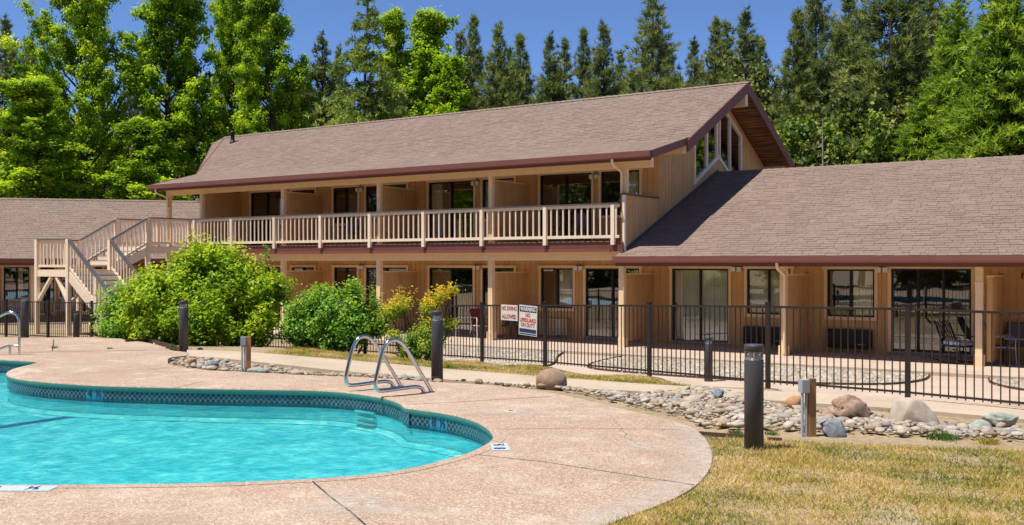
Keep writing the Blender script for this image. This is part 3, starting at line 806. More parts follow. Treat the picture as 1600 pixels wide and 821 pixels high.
def pane_set(o, y, x0, x1, z0, z1, n, curtain=None, mat_frame='black'):
    f = MB(); t = .045
    f.box(x0, x1, y - .02, y + .07, z1 - t, z1); f.box(x0, x1, y - .02, y + .07, z0, z0 + t)
    f.box(x0, x0 + t, y - .018, y + .07, z0 + t, z1 - t); f.box(x1 - t, x1, y - .018, y + .07, z0 + t, z1 - t)
    w = (x1 - x0 - 2*t) / n
    for i in range(1, n): f.box(x0 + t + w*i - .028, x0 + t + w*i + .028, y - .012, y + .06, z0 + t, z1 - t)
    f.build('frame', M[mat_frame], o)
    for i in range(n):
        g = MB(); a = x0 + t + w*i + (.028 if i else 0); b = x0 + t + w*(i+1) - (.028 if i < n-1 else 0); yy = y + .02 + .018*(i % 2)
        g.box(a - .004, b + .004, yy, yy + .006, z0 + t - .004, z1 - t + .004); g.build('pane', M['glass'], o)
    if curtain:
        kind, a, b = curtain; xa = x0 + t + (x1-x0-2*t)*a; xb = x0 + t + (x1-x0-2*t)*b; c = MB(); yy = y + .085
        if kind == 'blind':
            x = xa
            while x < xb - .02:
                c.box(x, min(x + .082, xb), yy + rnd.uniform(0, .012), yy + .016, z0 + .06, z1 - .04); x += .088
            c.build('vertical_blind', M['blind'], o)
        else:
            m = max(4, int((xb - xa) / .045)); vs = []
            for i in range(m + 1):
                x = xa + (xb-xa)*i/m; d = .03*math.sin(i*1.25) + .012*math.sin(i*.6 + 1)
                vs += [(x, yy + d, z0 + .04), (x, yy + d, z1 - .03)]
            c.add(vs, [(2*i, 2*i+2, 2*i+3, 2*i+1) for i in range(m)], True); c.build('curtain', M['curtain'], o)
def part_empty(name, parent, loc):
    o = bpy.data.objects.new(name, None); COL.objects.link(o); o.empty_display_size = .1; o.parent = parent; ORG[o.name] = org(parent); return o
def casing(o, y, x0, x1, z0, z1, sill=True, w=.085):
    c = MB()
    c.box(x0 - w, x0, y - .04, y + .002, z0 - (w if sill else 0), z1); c.box(x1, x1 + w, y - .04, y + .002, z0 - (w if sill else 0), z1)
    c.box(x0 - w - .03, x1 + w + .03, y - .048, y + .001, z1, z1 + w*1.05)
    if sill: c.box(x0, x1, y - .042, y + .001, z0 - w, z0)
    c.build('casing', M['trim'], o)
def window(parent, y, x0, x1, z0, z1, curtain=None, n=2):
    o = part_empty('window', parent, None); casing(o, y - .014, x0, x1, z0, z1); pane_set(o, y, x0, x1, z0, z1, n, curtain); return o
def glass_door(parent, y, x0, x1, z0, z1, n=2, curtain=None):
    o = part_empty('sliding_door', parent, None); casing(o, y - .014, x0, x1, z0, z1, False); pane_set(o, y, x0, x1, z0, z1, n, curtain)
    h = MB(); xm = x0 + .07 + (x1-x0)*.02; h.box(xm, xm + .03, y - .055, y - .021, z0 + .9, z0 + 1.15); h.build('handle', M['black'], o)
    s = MB(); s.box(x0, x1, y - .05, y - .021, z0 - .03, z0 + .03); s.build('threshold', M['greyframe'], o); return o
def wall_lamp(parent, x, y, z):
    o = part_empty('wall_lamp', parent, None)
    m = MB(); m.box(x - .15, x + .15, y - .06, y - .015, z + .07, z + .10); m.build('bracket', M['black'], o)
    for s in (-1, 1):
        m = MB(); m.box(x + s*.085 - .06, x + s*.085 + .06, y - .17, y - .05, z - .06, z + .07); m.build('shade', M['white'], o)
def post(parent, x, y, z0, z1, w=.16, plinth=True):
    m = MB(); m.box(x - w/2, x + w/2, y - w/2, y + w/2, z0, z1); o = m.build('post', M['trim'], parent)
    if plinth:
        m = MB(); q = w/2 + .03; m.box(x - q, x + q, y - q, y + q, z0 + .001, z0 + .26); m.build('plinth', M['trim'], o)
    m = MB(); q = w/2 + .012; m.box(x - q, x + q, y - q, y + q, z1 - .42, z1 - .39); m.build('post_band', M['trim'], o)
    return o
def partition(parent, x, y0, y1, z0, z1):
    m = MB(); m.box(x - .05, x + .05, y0, y1, z0, z1); o = m.build('partition', M['siding'], parent)
    b = MB(); y = y0
    while y < y1 - .03:
        for s in (-1, 1): b.box(x + s*.051, x + s*.064, y + .005, min(y + .195, y1 - .002), z0 + .002, z1)
        y += .2
    b.build('siding_boards', M['siding'], o)
    c = MB(); c.box(x - .075, x + .075, y0, y1, z1 + .001, z1 + .04); c.build('cap_board', M['trim'], o); return o
def downspout(parent, x, y, z, yp, zt):
    m = MB(); m.tube([(x, y, z), (x, y, z - .1), (x, y + .06, z - .16), (x, yp - .17, z - .30), (x, yp - .12, z - .36), (x, yp - .12, zt)], .04, 8); m.build('downspout', M['trim'], parent)

def shingle_roof(parent, origin, u, v, ulen, vlen, umin=None, expo=.16, name='shingles', singles=0, score=None, umax=None, thick=1.0):
    """courses of tabs on the plane origin + a*u + b*v ; every tab a wedge with its own butt edge"""
    O = np.array(origin, float); u = np.array(u, float); u /= np.linalg.norm(u); v = np.array(v, float); v /= np.linalg.norm(v); n = np.cross(u, v)
    if n[2] < 0: n = -n
    tabs = []; b = 0.0; row = 0
    while b < vlen - .02:
        b1 = min(b + expo, vlen); um = umin(b) if umin else 0.0; ux = umax(b) if umax else ulen; a = um - rnd.uniform(0, .3)
        while a < ux:
            w = rnd.choice((.17, .24, .3, .36, .42)); a0 = max(a, um); a1 = min(a + w, ux)
            if a1 - a0 > .03: tabs.append((a0, a1, b - rnd.choice((0, 0, .006)), b1 + .03, rnd.uniform(.006, .016)*thick))
            a += w
        b += expo; row += 1
    if singles:
        sc = [score(O + u*(t[0]+t[1])/2 + v*t[2]) for t in tabs]; order = sorted(range(len(tabs)), key=lambda i: sc[i]); own = set(order[:singles])
    else: own = set()
    V = []; F = []
    for i, (a0, a1, b0, b1, h) in enumerate(tabs):
        if i in own: continue
        g = .004
        p = [O + u*(a0+g) + v*b0, O + u*(a1-g) + v*b0, O + u*(a1-g) + v*b1, O + u*(a0+g) + v*b1]
        q = len(V); V += [p[0], p[1], p[0] + n*h, p[1] + n*h, p[2] + n*.004, p[3] + n*.004]
        F += [(q, q+1, q+3, q+2), (q+2, q+3, q+4, q+5), (q, q+2, q+5, q), (q+1, q+4, q+3, q+1)]
    V = np.array(V) - np.array(org(parent)); me = bpy.data.meshes.new(name)
    me.from_pydata(V.tolist(), [], [tuple(dict.fromkeys(f)) for f in F]); me.materials.append(M['shingle'])
    o = link(name, me, parent); o['kind'] = 'stuff'
    if own:
        um = MB(); um.add([(0,0,0),(1,0,0),(0,0,1),(1,0,1),(1,1,.2),(0,1,.2)], [(0,1,3,2),(2,3,4,5),(0,2,5),(1,4,3)]); sm = um.mesh('shingle', M['shingle'])
        rot = Matrix((tuple(u), tuple(v), tuple(n))).transposed().to_euler()
        for i in own:
            a0, a1, b0, b1, h = tabs[i]; p = O + u*(a0+.004) + v*b0
            piece('shingle', sm, parent, tuple(p), rot, (a1-a0-.008, b1-b0, h))
    return o
def ridge_caps(parent, p0, p1, name='ridge_cap'):
    m = MB(); a = Vector(p0); b = Vector(p1); L = (b-a).length; d = (b-a)/L; k = int(L/.24); sd = Vector((-d.y, d.x, 0))
    for i in range(k):
        q = a + d*(L*i/k); r = a + d*(L*(i+1.12)/k); h0 = .035; h1 = .018
        m.add([q + sd*.16 + Vector((0,0,h0-.08)), q + Vector((0,0,h0)), q - sd*.16 + Vector((0,0,h0-.08)), r + sd*.16 + Vector((0,0,h1-.08)), r + Vector((0,0,h1)), r - sd*.16 + Vector((0,0,h1-.08))],
              [(0,1,4,3),(1,2,5,4),(0,2,1)])
    m.build(name, M['shingle'], parent)

# ---------------------------------------------------------------- two-storey lodge
lodge = thing('lodge_building', 'two storey brown timber lodge with long balcony and steep shingled roof', 'building', (-22.3, 27.1, 0))
XL = -31.5
bays = [-13.25, -17.8, -22.4, -27.0, -31.5]
wz0, wz1, dz0 = .95, 2.22, .07
F2 = 3.0
low = {'w4': (xat(846), xat(896), wz0, wz1), 'd4': (xat(916), xat(1000), dz0, wz1), 'd3': (xat(672), xat(740), dz0, wz1), 'w3': (xat(755), xat(804), wz0, wz1),
       'w2': (xat(523), xat(559), wz0, wz1), 'd2': (xat(573), xat(636), dz0, wz1), 'd1': (xat(396), xat(444), dz0, wz1), 'w1': (xat(457), xat(492), wz0, wz1)}
upp = {'d4': (xat(845), xat(925), F2 + dz0, F2 + 2.2), 'w4': (xat(940), xat(1000), F2 + .85, F2 + 2.2), 'd3': (xat(671), xat(741), F2 + dz0, F2 + 2.17), 'w3': (xat(755), xat(804), F2 + .85, F2 + 2.17),
       'w2': (xat(522), xat(560), F2 + .85, F2 + 2.17), 'd2': (xat(573), xat(636), F2 + dz0, F2 + 2.17), 'd1': (xat(393), xat(443), F2 + dz0, F2 + 2.17), 'w1': (xat(457), xat(493), F2 + .85, F2 + 2.17)}
front_wall(lodge, XL, XG + .1, 0, 2.68, WALL_Y, list(low.values()))
front_wall(lodge, XL, XG, F2, 5.95, WALL_Y, list(upp.values()))
cur = {'w4': ('curtain', .5, 1), 'w2': ('curtain', .5, 1), 'd1': ('curtain', 0, .3), 'w1': ('curtain', 0, 1)}
for k, (a, b, c, d) in low.items():
    if k[0] == 'w': window(lodge, WALL_Y, a, b, c, d, cur.get(k))
    else: glass_door(lodge, WALL_Y, a, b, c, d, 2, cur.get(k))
curu = {'w2': ('curtain', .5, 1), 'w3': ('curtain', 0, 1), 'd3': ('curtain', 0, .25), 'w4': ('curtain', .55, 1)}
for k, (a, b, c, d) in upp.items():
    if k[0] == 'w': window(lodge, WALL_Y, a, b, c, d, curu.get(k))
    else: glass_door(lodge, WALL_Y, a, b, c, d, 2, curu.get(k))
for px in (907, 748, 567): wall_lamp(lodge, xat(px), WALL_Y, 2.22)
for px in (931, 746, 565): wall_lamp(lodge, xat(px), WALL_Y, F2 + 2.05)
for x in bays:
    if x > -14: 
        post(lodge, x, POST_Y, 0, 2.31)
        partition(lodge, x, POST_Y + .09, WALL_Y - .02, 0.15, 2.05); continue
    post(lodge, x, POST_Y, 0, 2.46)
    post(lodge, x, POST_Y, F2, 5.06, .14, False)
    partition(lodge, x, POST_Y + .09, WALL_Y - .02, .15, 2.07)
    if x > -30: partition(lodge, x, POST_Y + .08, WALL_Y - .02, F2 + .05, F2 + 1.93)
post(lodge, XG - .1, POST_Y, F2, 5.06, .14, False)
post(lodge, -33.5, POST_Y, F2, 5.06, .14, False); post(lodge, -33.5, POST_Y, -.1, 2.46, .14, False)
# end walls, back wall, rooms
endw = MB(); endw.box(XL - .05, XL + .05, POST_Y + .08, WALL_Y, F2, 5.2); endw.build('end_partition', M['siding'], lodge)
side_wall(lodge, XL, [(27.1, 0), (36.2, 0), (36.2, 6.0), (31.67, 8.1), (27.1, 5.9)], -1, 'end_wall')
m = MB(); m.box(XL, XG, 36.2, 36.3, 0, 6.0); m.build('back_wall', M['siding'], lodge)
m = MB(); m.box(XL + .1, XG - .13, WALL_Y + 3.6, WALL_Y + 3.65, 0, 5.6); m.build('inner_wall', M['darkroom'], lodge)
m = MB(); m.box(XL, XG, WALL_Y, 36.2, 2.7, F2); m.build('upper_floor', M['darkroom'], lodge)
m = MB(); m.box(XL + .1, XG - .13, WALL_Y + .13, WALL_Y + 3.6, .001, .03); m.build('room_floor', M['darkroom'], lodge)
for x in bays[1:4]:
    m = MB(); m.box(x - .05, x + .05, WALL_Y + .13, WALL_Y + 3.6, 0, 2.69); m.box(x - .05, x + .05, WALL_Y + .13, WALL_Y + 3.6, F2 + .001, 5.6); m.build('party_wall', M['darkroom'], lodge)
# gable wall with the chevron clerestory
def roof_z(y):                                # underside reference of the lodge roof
    d = abs(y - RIDGE_Y)
    return 8.36 - .498*d if d < 4.62 else 6.06 - .25*(d - 4.62)
gy0, gy1 = 29.72, 33.75
def gable_hole(y): return 6.02 - .51*abs(y - RIDGE_Y), roof_z(y) - .48
hole_pts = [(gy0,), (gy1,), (RIDGE_Y,)]
side_wall(lodge, XG, [(24.95, 2.75), (27.1, 3.3), (31.67, 4.9), (36.2, 3.0), (36.2, 5.95), (31.67, 8.22), (27.1, 5.92), (27.09, 4.3), (24.95, 4.3)], 1, 'gable_wall', hole=([(gy0, 0), (gy1, 0), (RIDGE_Y, 0)], gy0, gy1, gable_hole))
gw = part_empty('gable_window', lodge, None)
mull = [gy0, 30.72, RIDGE_Y - .10, RIDGE_Y + .22, 32.72, gy1]
c = MB()
def ybar(ya, yb, f, off0, off1, x0=XG - .02, x1=XG + .05):     # sloped trim following function f
    c.add([(x0,ya,f(ya)+off0),(x0,yb,f(yb)+off0),(x0,yb,f(yb)+off1),(x0,ya,f(ya)+off1),(x1,ya,f(ya)+off0),(x1,yb,f(yb)+off0),(x1,yb,f(yb)+off1),(x1,ya,f(ya)+off1)],
          [(0,1,2,3),(7,6,5,4),(0,4,5,1),(1,5,6,2),(2,6,7,3),(3,7,4,0)])
lo = lambda y: gable_hole(y)[0]; hi = lambda y: gable_hole(y)[1]
for ya, yb in ((gy0 - .09, RIDGE_Y), (RIDGE_Y, gy1 + .09)): ybar(ya, yb, lo, -.12, .02); ybar(ya, yb, hi, -.02, .09)
for y_, w in ((gy0, .06), (30.72, .05), (RIDGE_Y - .12, .045), (RIDGE_Y + .12, .045), (32.72, .05), (gy1, .06)):
    c.add([(XG-.02,y_-w,lo(y_)-.03),(XG-.02,y_+w,lo(y_)-.03),(XG-.02,y_+w,hi(y_)+.01),(XG-.02,y_-w,hi(y_)+.01),(XG+.047,y_-w,lo(y_)-.03),(XG+.047,y_+w,lo(y_)-.03),(XG+.047,y_+w,hi(y_)+.01),(XG+.047,y_-w,hi(y_)+.01)],
          [(0,1,2,3),(7,6,5,4),(0,4,5,1),(1,5,6,2),(2,6,7,3),(3,7,4,0)])
c.build('casing', M['rail'], gw)
for ya, yb in ((gy0 + .05, 30.68), (30.76, RIDGE_Y - .15), (RIDGE_Y - .08, RIDGE_Y + .08), (RIDGE_Y + .15, 32.68), (32.76, gy1 - .05)):
    g = MB(); P_ = [(ya, lo(ya)), (yb, lo(yb)), (yb, hi(yb)), (ya, hi(ya))]
    g.prism(P_, 'x', XG - .012, XG - .004); g.build('pane', M['glass'], gw)
m = MB(); m.prism([(27.3, 3.1), (36, 3.1), (36, 5.9), (31.67, 8.1), (27.3, 5.9)], 'x', XG - 2.2, XG - 2.1); m.build('loft_wall', M['darkroom'], lodge)
# half wall at the balcony's end: dark cap
m = MB(); m.box(XG - .13, XG + .04, 24.9, 27.1, 4.301, 4.35); m.build('wall_cap', M['maroon'], lodge)
m = MB(); m.box(XG - .02, XG + .045, 24.86, 24.96, 2.6, 4.30); m.build('corner_board', M['rail'], lodge)
# balcony
m = MB(); m.box(-33.6, XG - .02, 24.85, WALL_Y - .002, 2.80, F2); m.build('balcony_floor', M['siding'], lodge)
m = MB(); m.box(-31.68, XG + .02, 24.79, 24.849, 2.71, F2 - .012); m.build('fascia', M['maroon'], lodge)
m = MB(); m.box(-31.68, XG - .35, 24.76, 24.789, 2.70, 2.79); m.build('fascia_strip', M['gutter'], lodge)
m = MB(); m.box(-33.6, XG - .1, POST_Y - .09, POST_Y + .09, 2.46, 2.799); m.build('beam', M['trim'], lodge)
m = MB(); m.box(-33.6, XG - .1, WALL_Y - .1, WALL_Y - .02, 2.5, 2.799); m.build('ledger', M['trim'], lodge)
# balcony railing
BAL = MB().box(-.019, .019, -.019, .019, 0, 1).mesh('baluster', M['rail'])
def rail_run(parent, p0, p1, zf0, zf1, posts=(True, True), top=1.07, h_post=None, cap=True, sp=.20):
    """one bay of railing from p0 to p1 (xy); zf = floor height at the two ends"""
    a = Vector((*p0, zf0)); b = Vector((*p1, zf1)); L = (Vector(p1) - Vector(p0)).length; d = (b - a)
    m = MB(); U = Vector((0, 0, 1))
    m.bar(a + U*(top - .075), b + U*(top - .075), .045, .085); m.build('top_rail', M['rail'], parent)
    m = MB(); m.bar(a + U*.13, b + U*.13, .045, .085); m.build('bottom_rail', M['rail'], parent)
    if cap: m = MB(); m.bar(a + U*(top - .012), b + U*(top - .012), .13, .035); m.build('rail_cap', M['cap'], parent)
    n = max(2, int(round(L / sp)))
    ang = math.atan2(p1[1]-p0[1], p1[0]-p0[0])
    for i in range(1, n):
        q = a + d * (i / n); piece('baluster', BAL, parent, (q.x, q.y, q.z + .16), (0, 0, ang), (1, 1, top - .27))
    for k, e in enumerate((a, b)):
        if posts[k]:
            m = MB(); m.box(e.x - .055, e.x + .055, e.y - .055, e.y + .055, e.z - .10, e.z + top - .03); m.build('rail_post', M['rail'], parent)
br = part_empty('balcony_railing', lodge, None)
rx = [xat(p, 24.75) for p in (304, 362, 429, 501, 578, 662, 753, 852, 958)]
for i in range(len(rx) - 1): rail_run(br, (rx[i], 24.75), (rx[i+1], 24.75), F2, F2, (i == 0, True))
rail_run(br, (rx[-1], 24.75), (XG - .06, 24.75), F2, F2, (False, False), sp=.1)
# roof slabs
def roof_slab(parent, prof, x0, x1, th, name, mat):
    """prof: [(y, z)] left to right; x0/x1 may be per-point lists"""
    n = len(prof); X0 = x0 if isinstance(x0, list) else [x0]*n; X1 = x1 if isinstance(x1, list) else [x1]*n
    vs = []
    for i, (y, z) in enumerate(prof): vs += [(X0[i], y, z), (X1[i], y, z), (X0[i], y, z - th), (X1[i], y, z - th)]
    fs = []
    for i in range(n - 1):
        a, b = i*4, i*4 + 4
        fs += [(a, a+1, b+1, b), (a+2, b+2, b+3, a+3), (a, b, b+2, a+2), (a+1, a+3, b+3, b+1)]
    fs += [(0, 2, 3, 1), ((n-1)*4, (n-1)*4+1, (n-1)*4+3, (n-1)*4+2)]
    m = MB(); m.add(vs, fs); return m.build(name, mat, parent)
RP = [(24.6, 5.45), (27.05, 6.06), (31.67, 8.36), (36.29, 6.06), (38.74, 5.45)]
XRk = -12.06
Lx = [-33.85, -34.2, -37.9, -37.9, -37.9]
roof = roof_slab(lodge, RP, Lx, XRk, .10, 'roof', M['soffit'])
def barge(parent, pts, x0, x1, h, up=.02, name='barge_board', mat='maroon'):
    for (y0, z0), (y1, z1) in zip(pts[:-1], pts[1:]):
        m = MB(); m.add([(x0,y0,z0-h),(x0,y1,z1-h),(x0,y1,z1+up),(x0,y0,z0+up),(x1,y0,z0-h),(x1,y1,z1-h),(x1,y1,z1+up),(x1,y0,z0+up)], [(0,1,2,3),(7,6,5,4),(0,4,5,1),(1,5,6,2),(2,6,7,3),(3,7,4,0)])
        m.build(name, M[mat], parent)
barge(roof, RP[:2], XRk + .002, XRk + .045, .20)
barge(roof, [(26.85, 5.96), RP[2]], XRk + .046, XRk + .10, .34); barge(roof, [RP[2], (36.29, 6.06)], XRk + .046, XRk + .10, .34)
m = MB()
for i in range(4):
    (y0, z0), (y1, z1) = RP[i], RP[i+1]; m.bar((Lx[i] - .02, y0, z0 - .07), (Lx[i+1] - .02, y1, z1 - .07), .04, .2)
m.build('barge_board', M['maroon'], roof)
m = MB(); m.prism([(24.46, 5.45), (24.46, 5.30), (24.50, 5.27), (24.59, 5.27), (24.59, 5.45), (24.57, 5.46)], 'x', -33.87, XRk + .02); m.build('gutter', M['gutter'], roof)
m = MB(); m.box(-33.85, XRk - .01, 24.595, 24.64, 5.20, 5.44); m.build('fascia', M['maroon'], roof)
m = MB(); m.box(-33.6, XRk - .25, POST_Y - .09, POST_Y + .09, 5.06, 5.36); m.build('header_beam', M['trim'], lodge)
m = MB(); m.box(-37.2, XRk + .03, RIDGE_Y - .11, RIDGE_Y + .11, 7.58, 8.2); m.build('ridge_beam', M['trim'], lodge)
m = MB(); m.box(XG - .1, XRk - .15, WALL_Y - .1, WALL_Y + .1, 5.60, 5.90); m.build('purlin_end', M['trim'], lodge)
m = MB(); m.box(XG - .1, XRk - .2, 36.0, 36.2, 5.60, 5.95); m.build('purlin_end', M['trim'], lodge)
m = MB(); m.add([(-33.8, 24.66, 5.30), (XRk - .02, 24.66, 5.30), (XRk - .02, 27.1, 5.93), (-34.15, 27.1, 5.93)], [(0, 1, 2, 3)]); m.build('porch_ceiling', M['siding'], lodge)
def lx_at(y): return np.interp(y, [24.6, 27.05, 30.9, 31.67], [-33.9, -34.25, -37.95, -37.95])
L1 = math.hypot(2.45, .61); L2 = math.hypot(4.62, 2.30)
shingle_roof(roof, (-38, 24.57, 5.455), (1, 0, 0), (0, 2.45, .61), 38 + XRk + .06, L1, lambda b: lx_at(24.57 + b*2.45/L1) + 38, thick=.5)
shingle_roof(roof, (-38, 27.05, 6.07), (1, 0, 0), (0, 4.62, 2.30), 38 + XRk + .11, L2, lambda b: lx_at(27.05 + b*4.62/L2) + 38)
m = MB(); m.add([(-37.95, 31.67, 8.37), (XRk + .1, 31.67, 8.37), (XRk + .1, 36.3, 6.07), (-37.95, 36.3, 6.07), (XRk + .1, 38.74, 5.46), (-37.95, 38.74, 5.46)], [(0, 1, 2, 3), (3, 2, 4, 5)]); m.build('rear_slope', M['shingle'], roof)
ridge_caps(roof, (-37.95, 31.67, 8.375), (XRk + .1, 31.67, 8.375))
vx, vy = -36.3, 30.75
vz = 8.36 - .498*(31.67 - vy)
m = MB(); m.lathe([(.14, -.1), (.14, .05), (.09, .08), (.09, .42), (.13, .42), (.13, .52), (0, .53)], 14, (vx, vy, vz)); m.build('vent_pipe', M['black'], roof)
downspout(lodge, XG - .16, 24.52, 5.28, POST_Y, 4.3); downspout(lodge, -33.45, 24.52, 5.28, POST_Y, 4.6)
m = MB(); m.box(-31.72, -31.56, 25.05, 25.2, 4.75, 4.88); m.build('end_lamp', M['white'], lodge)
def ac_unit(parent, xa, xb, z0, z1, light):
    o = part_empty('air_conditioner', parent, None); y = WALL_Y - .02
    m = MB(); m.box(xa, xb, y - .16, y + .001, z0, z1); m.build('housing', M['siding' if light else 'black'], o)
    g = MB(); w = (xb - xa - .06) / 6; 
    for i in range(7): g.box(xa + .03 + w*i - .012, xa + .03 + w*i + .012, y - .185, y - .161, z0 + .03, z1 - .03)
    for i in range(5):
        z = z0 + .03 + (z1 - z0 - .06)*i/4; g.box(xa + .03, xb - .03, y - .182, y - .163, z - .011, z + .011)
    if light: g.box(xa + .03 + w*4 + .012, xa + .03 + w*5 - .05, y - .18, y - .162, z0 + .03, z1 - .03)
    g.build('grille', M['cream' if light else 'black'], o)
    if not light:
        h = MB(); h.box(xb - .34, xb - .16, y - .18, y - .161, z0 + .10, z0 + .13); h.build('vent_handle', M['greyframe'], o)
ac_unit(lodge, xat(845), xat(891), .10, .62, True)

# ---------------------------------------------------------------- single-storey wing on the right
wing = thing('motel_wing', 'single storey brown wing with low shingled roof joined to the lodge gable', 'building', (-4, 27.1, 0))
WX1 = 9.0
rw = {'d5': (xat(1051), xat(1139), dz0, wz1), 'w5': (xat(1168), xat(1236), wz0, wz1), 'w6': (xat(1293), xat(1367), wz0, wz1), 'd6': (xat(1393), xat(1518), dz0, wz1),
      'd7': (1.2, 3.4, dz0, wz1), 'w7': (3.9, 5.3, wz0, wz1)}
rw['d6'] = (rw['d6'][0], rw['d6'][1], dz0, wz1 + .02)
front_wall(wing, XG + .1, WX1, 0, 2.46, WALL_Y, list(rw.values()), separate=True)
window(wing, WALL_Y, *rw['w5'], ('curtain', 0, 1)); window(wing, WALL_Y, *rw['w6'], ('curtain', .55, 1)); window(wing, WALL_Y, *rw['w7'], ('curtain', .5, 1))
glass_door(wing, WALL_Y, *rw['d5'], 2, ('blind', 0, 1)); glass_door(wing, WALL_Y, *rw['d6'], 3); glass_door(wing, WALL_Y, *rw['d7'], 2)
for px in (1153, 1380): wall_lamp(wing, xat(px), WALL_Y, 2.2)
for x in (-8.57, -3.95, .65, 5.2):
    post(wing, x, POST_Y, 0, 2.34)
for x in (-8.57, -3.75, .65, 5.2): partition(wing, x, POST_Y + .09, WALL_Y - .02, .1, 2.06)
ac_unit(wing, xat(1165), xat(1234), .12, .60, False); ac_unit(wing, xat(1294), xat(1364), .12, .62, False)
m = MB(); m.box(XG + .1, WX1, POST_Y - .09, POST_Y + .09, 2.34, 2.62); m.build('beam', M['trim'], wing)
m = MB(); m.add([(XG + .1, 24.66, 2.47), (WX1, 24.66, 2.47), (WX1, 27.1, 2.465), (XG + .1, 27.1, 2.465)], [(0, 1, 2, 3)]); m.build('porch_ceiling', M['siding'], wing)
m = MB(); m.box(WX1, WX1 + .1, WALL_Y, 36.3, 0, 2.9); m.box(XG - .3, WX1, 36.2, 36.3, 0, 2.9); m.build('back_wall', M['siding'], wing)
m = MB(); m.box(XG + .2, WX1, WALL_Y + 3.6, WALL_Y + 3.65, 0, 2.9); m.build('inner_wall', M['darkroom'], wing)
m = MB(); m.box(XG + .2, WX1, WALL_Y + .13, WALL_Y + 3.6, .001, .03); m.build('room_floor', M['darkroom'], wing)
m = MB(); m.box(XG + .2, WX1, WALL_Y + .13, WALL_Y + 3.6, 2.48, 2.5); m.build('room_ceiling', M['darkroom'], wing)
for x in (-8.57, -4.0, .65): m = MB(); m.box(x - .05, x + .05, WALL_Y + .13, WALL_Y + 3.6, .03, 2.48); m.build('party_wall', M['darkroom'], wing)
RW = [(24.6, 2.56), (31.67, 5.42), (38.74, 2.56)]
wroof = roof_slab(wing, RW, XG + .03, WX1 + .6, .09, 'roof', M['soffit'])
m = MB(); m.prism([(24.45, 2.57), (24.45, 2.43), (24.49, 2.39), (24.59, 2.39), (24.59, 2.57)], 'x', XG - .12, WX1 + .62); m.build('gutter', M['gutter'], wroof)
m = MB(); m.box(XG - .1, WX1 + .6, 24.595, 24.64, 2.30, 2.55); m.build('fascia', M['maroon'], wroof)
LW = math.hypot(7.07, 2.86)
def sc_s(p):
    d = depth_of(p[0], p[1]); px = 800 + FOC*(CF*p[0] + SF*p[1])/d; return d + (1000 if px > 1590 else 0)
shingle_roof(wroof, (XG + .03, 24.56, 2.565), (1, 0, 0), (0, 7.07, 2.86), WX1 + .6 - XG, LW, singles=290, score=sc_s)
shingle_roof(wroof, (XG - .10, 24.56, 2.565), (1, 0, 0), (0, 7.07, 2.86), .12, .3, name='corner_shingles')
m = MB(); m.add([(XG + .03, 31.67, 5.43), (WX1 + .6, 31.67, 5.43), (WX1 + .6, 38.74, 2.57), (XG + .03, 38.74, 2.57)], [(0, 1, 2, 3)]); m.build('rear_slope', M['shingle'], wroof)
ridge_caps(wroof, (XG + .05, 31.67, 5.435), (WX1 + .6, 31.67, 5.435))
m = MB(); m.bar((XG + .03, 24.8, 2.70), (XG + .03, 31.67, 5.49), .02, .10); m.build('flashing', M['cap'], wroof)
downspout(wing, -8.52, 24.52, 2.40, POST_Y, .08)
m = MB(); m.box(-3.25, -2.95, WALL_Y - .3, WALL_Y - .02, 2.10, 2.13); m.box(-3.3, -3.27, WALL_Y - .06, WALL_Y - .02, 2.0, 2.13); m.build('wall_bracket', M['bronze'], wing)

# ---------------------------------------------------------------- far wing on the left
LO = Vector((-40.4, 22.1, 0)); LROT = math.atan2(.7610, .6487)
far = thing('far_motel_wing', 'distant single storey wing with brown shingled roof behind the staircase', 'building', LO, LROT, world=False)
ul = Vector((.6487, .7610)); nl = Vector((-.7610, .6487))
def lxp(px, yl):                               # local x where a photo column meets local plane y = yl
    a = ray(px); A = np.array([[a[0], -ul.x], [a[1], -ul.y]]); b = np.array([LO.x + nl.x*yl, LO.y + nl.y*yl])
    return float(np.linalg.solve(A, b)[1])
fo_ = [(lxp(6, 2.3), lxp(46, 2.3), .05, 2.2), (lxp(60, 2.3), lxp(85, 2.3), .05, 2.2), (lxp(94, 2.3), lxp(114, 2.3), .9, 2.1), (lxp(124, 2.3), lxp(160, 2.3), .05, 2.2), (-7, -5, .05, 2.2), (-9.5, -8, .9, 2.1)]
front_wall(far, -14, 15, -.15, 2.5, 2.3, fo_)
glass_door(far, 2.3, *fo_[0], 2, ('curtain', .55, .75)); glass_door(far, 2.3, *fo_[1], 2); window(far, 2.3, *fo_[2], None); glass_door(far, 2.3, *fo_[3], 2); glass_door(far, 2.3, *fo_[4], 2); window(far, 2.3, *fo_[5])
for x in (lxp(52, .6), lxp(52, .6) - 4.6, lxp(52, .6) + 4.6, lxp(52, .6) + 9.2): post(far, x, .6, -.15, 2.34)
m = MB(); m.box(-14, 15, 6.0, 6.05, -.15, 3); m.build('inner_wall', M['darkroom'], far)
m = MB(); m.box(-14, 15, 9.1, 9.2, -.15, 3); m.box(-14.1, -14, 2.3, 9.2, -.15, 3); m.build('back_wall', M['siding'], far)
m = MB(); m.box(-14, 15, -.2, 2.3, -.25, -.1); m.build('porch_slab', M['patio'], far)
m = MB(); m.box(-14, 15, .5, .7, 2.34, 2.6); m.build('beam', M['trim'], far)
FR = [(0, 2.56), (5.75, 5.36), (11.5, 2.56)]
froof = roof_slab(far, FR, -14.5, 15.5, .09, 'roof', M['soffit'])
m = MB(); m.prism([(-.14, 2.57), (-.14, 2.43), (-.1, 2.39), (0, 2.39), (0, 2.57)], 'x', -14.5, 15.5); m.build('gutter', M['gutter'], froof)
m = MB(); m.box(-14.5, 15.5, .003, .045, 2.28, 2.55); m.build('fascia', M['maroon'], froof)
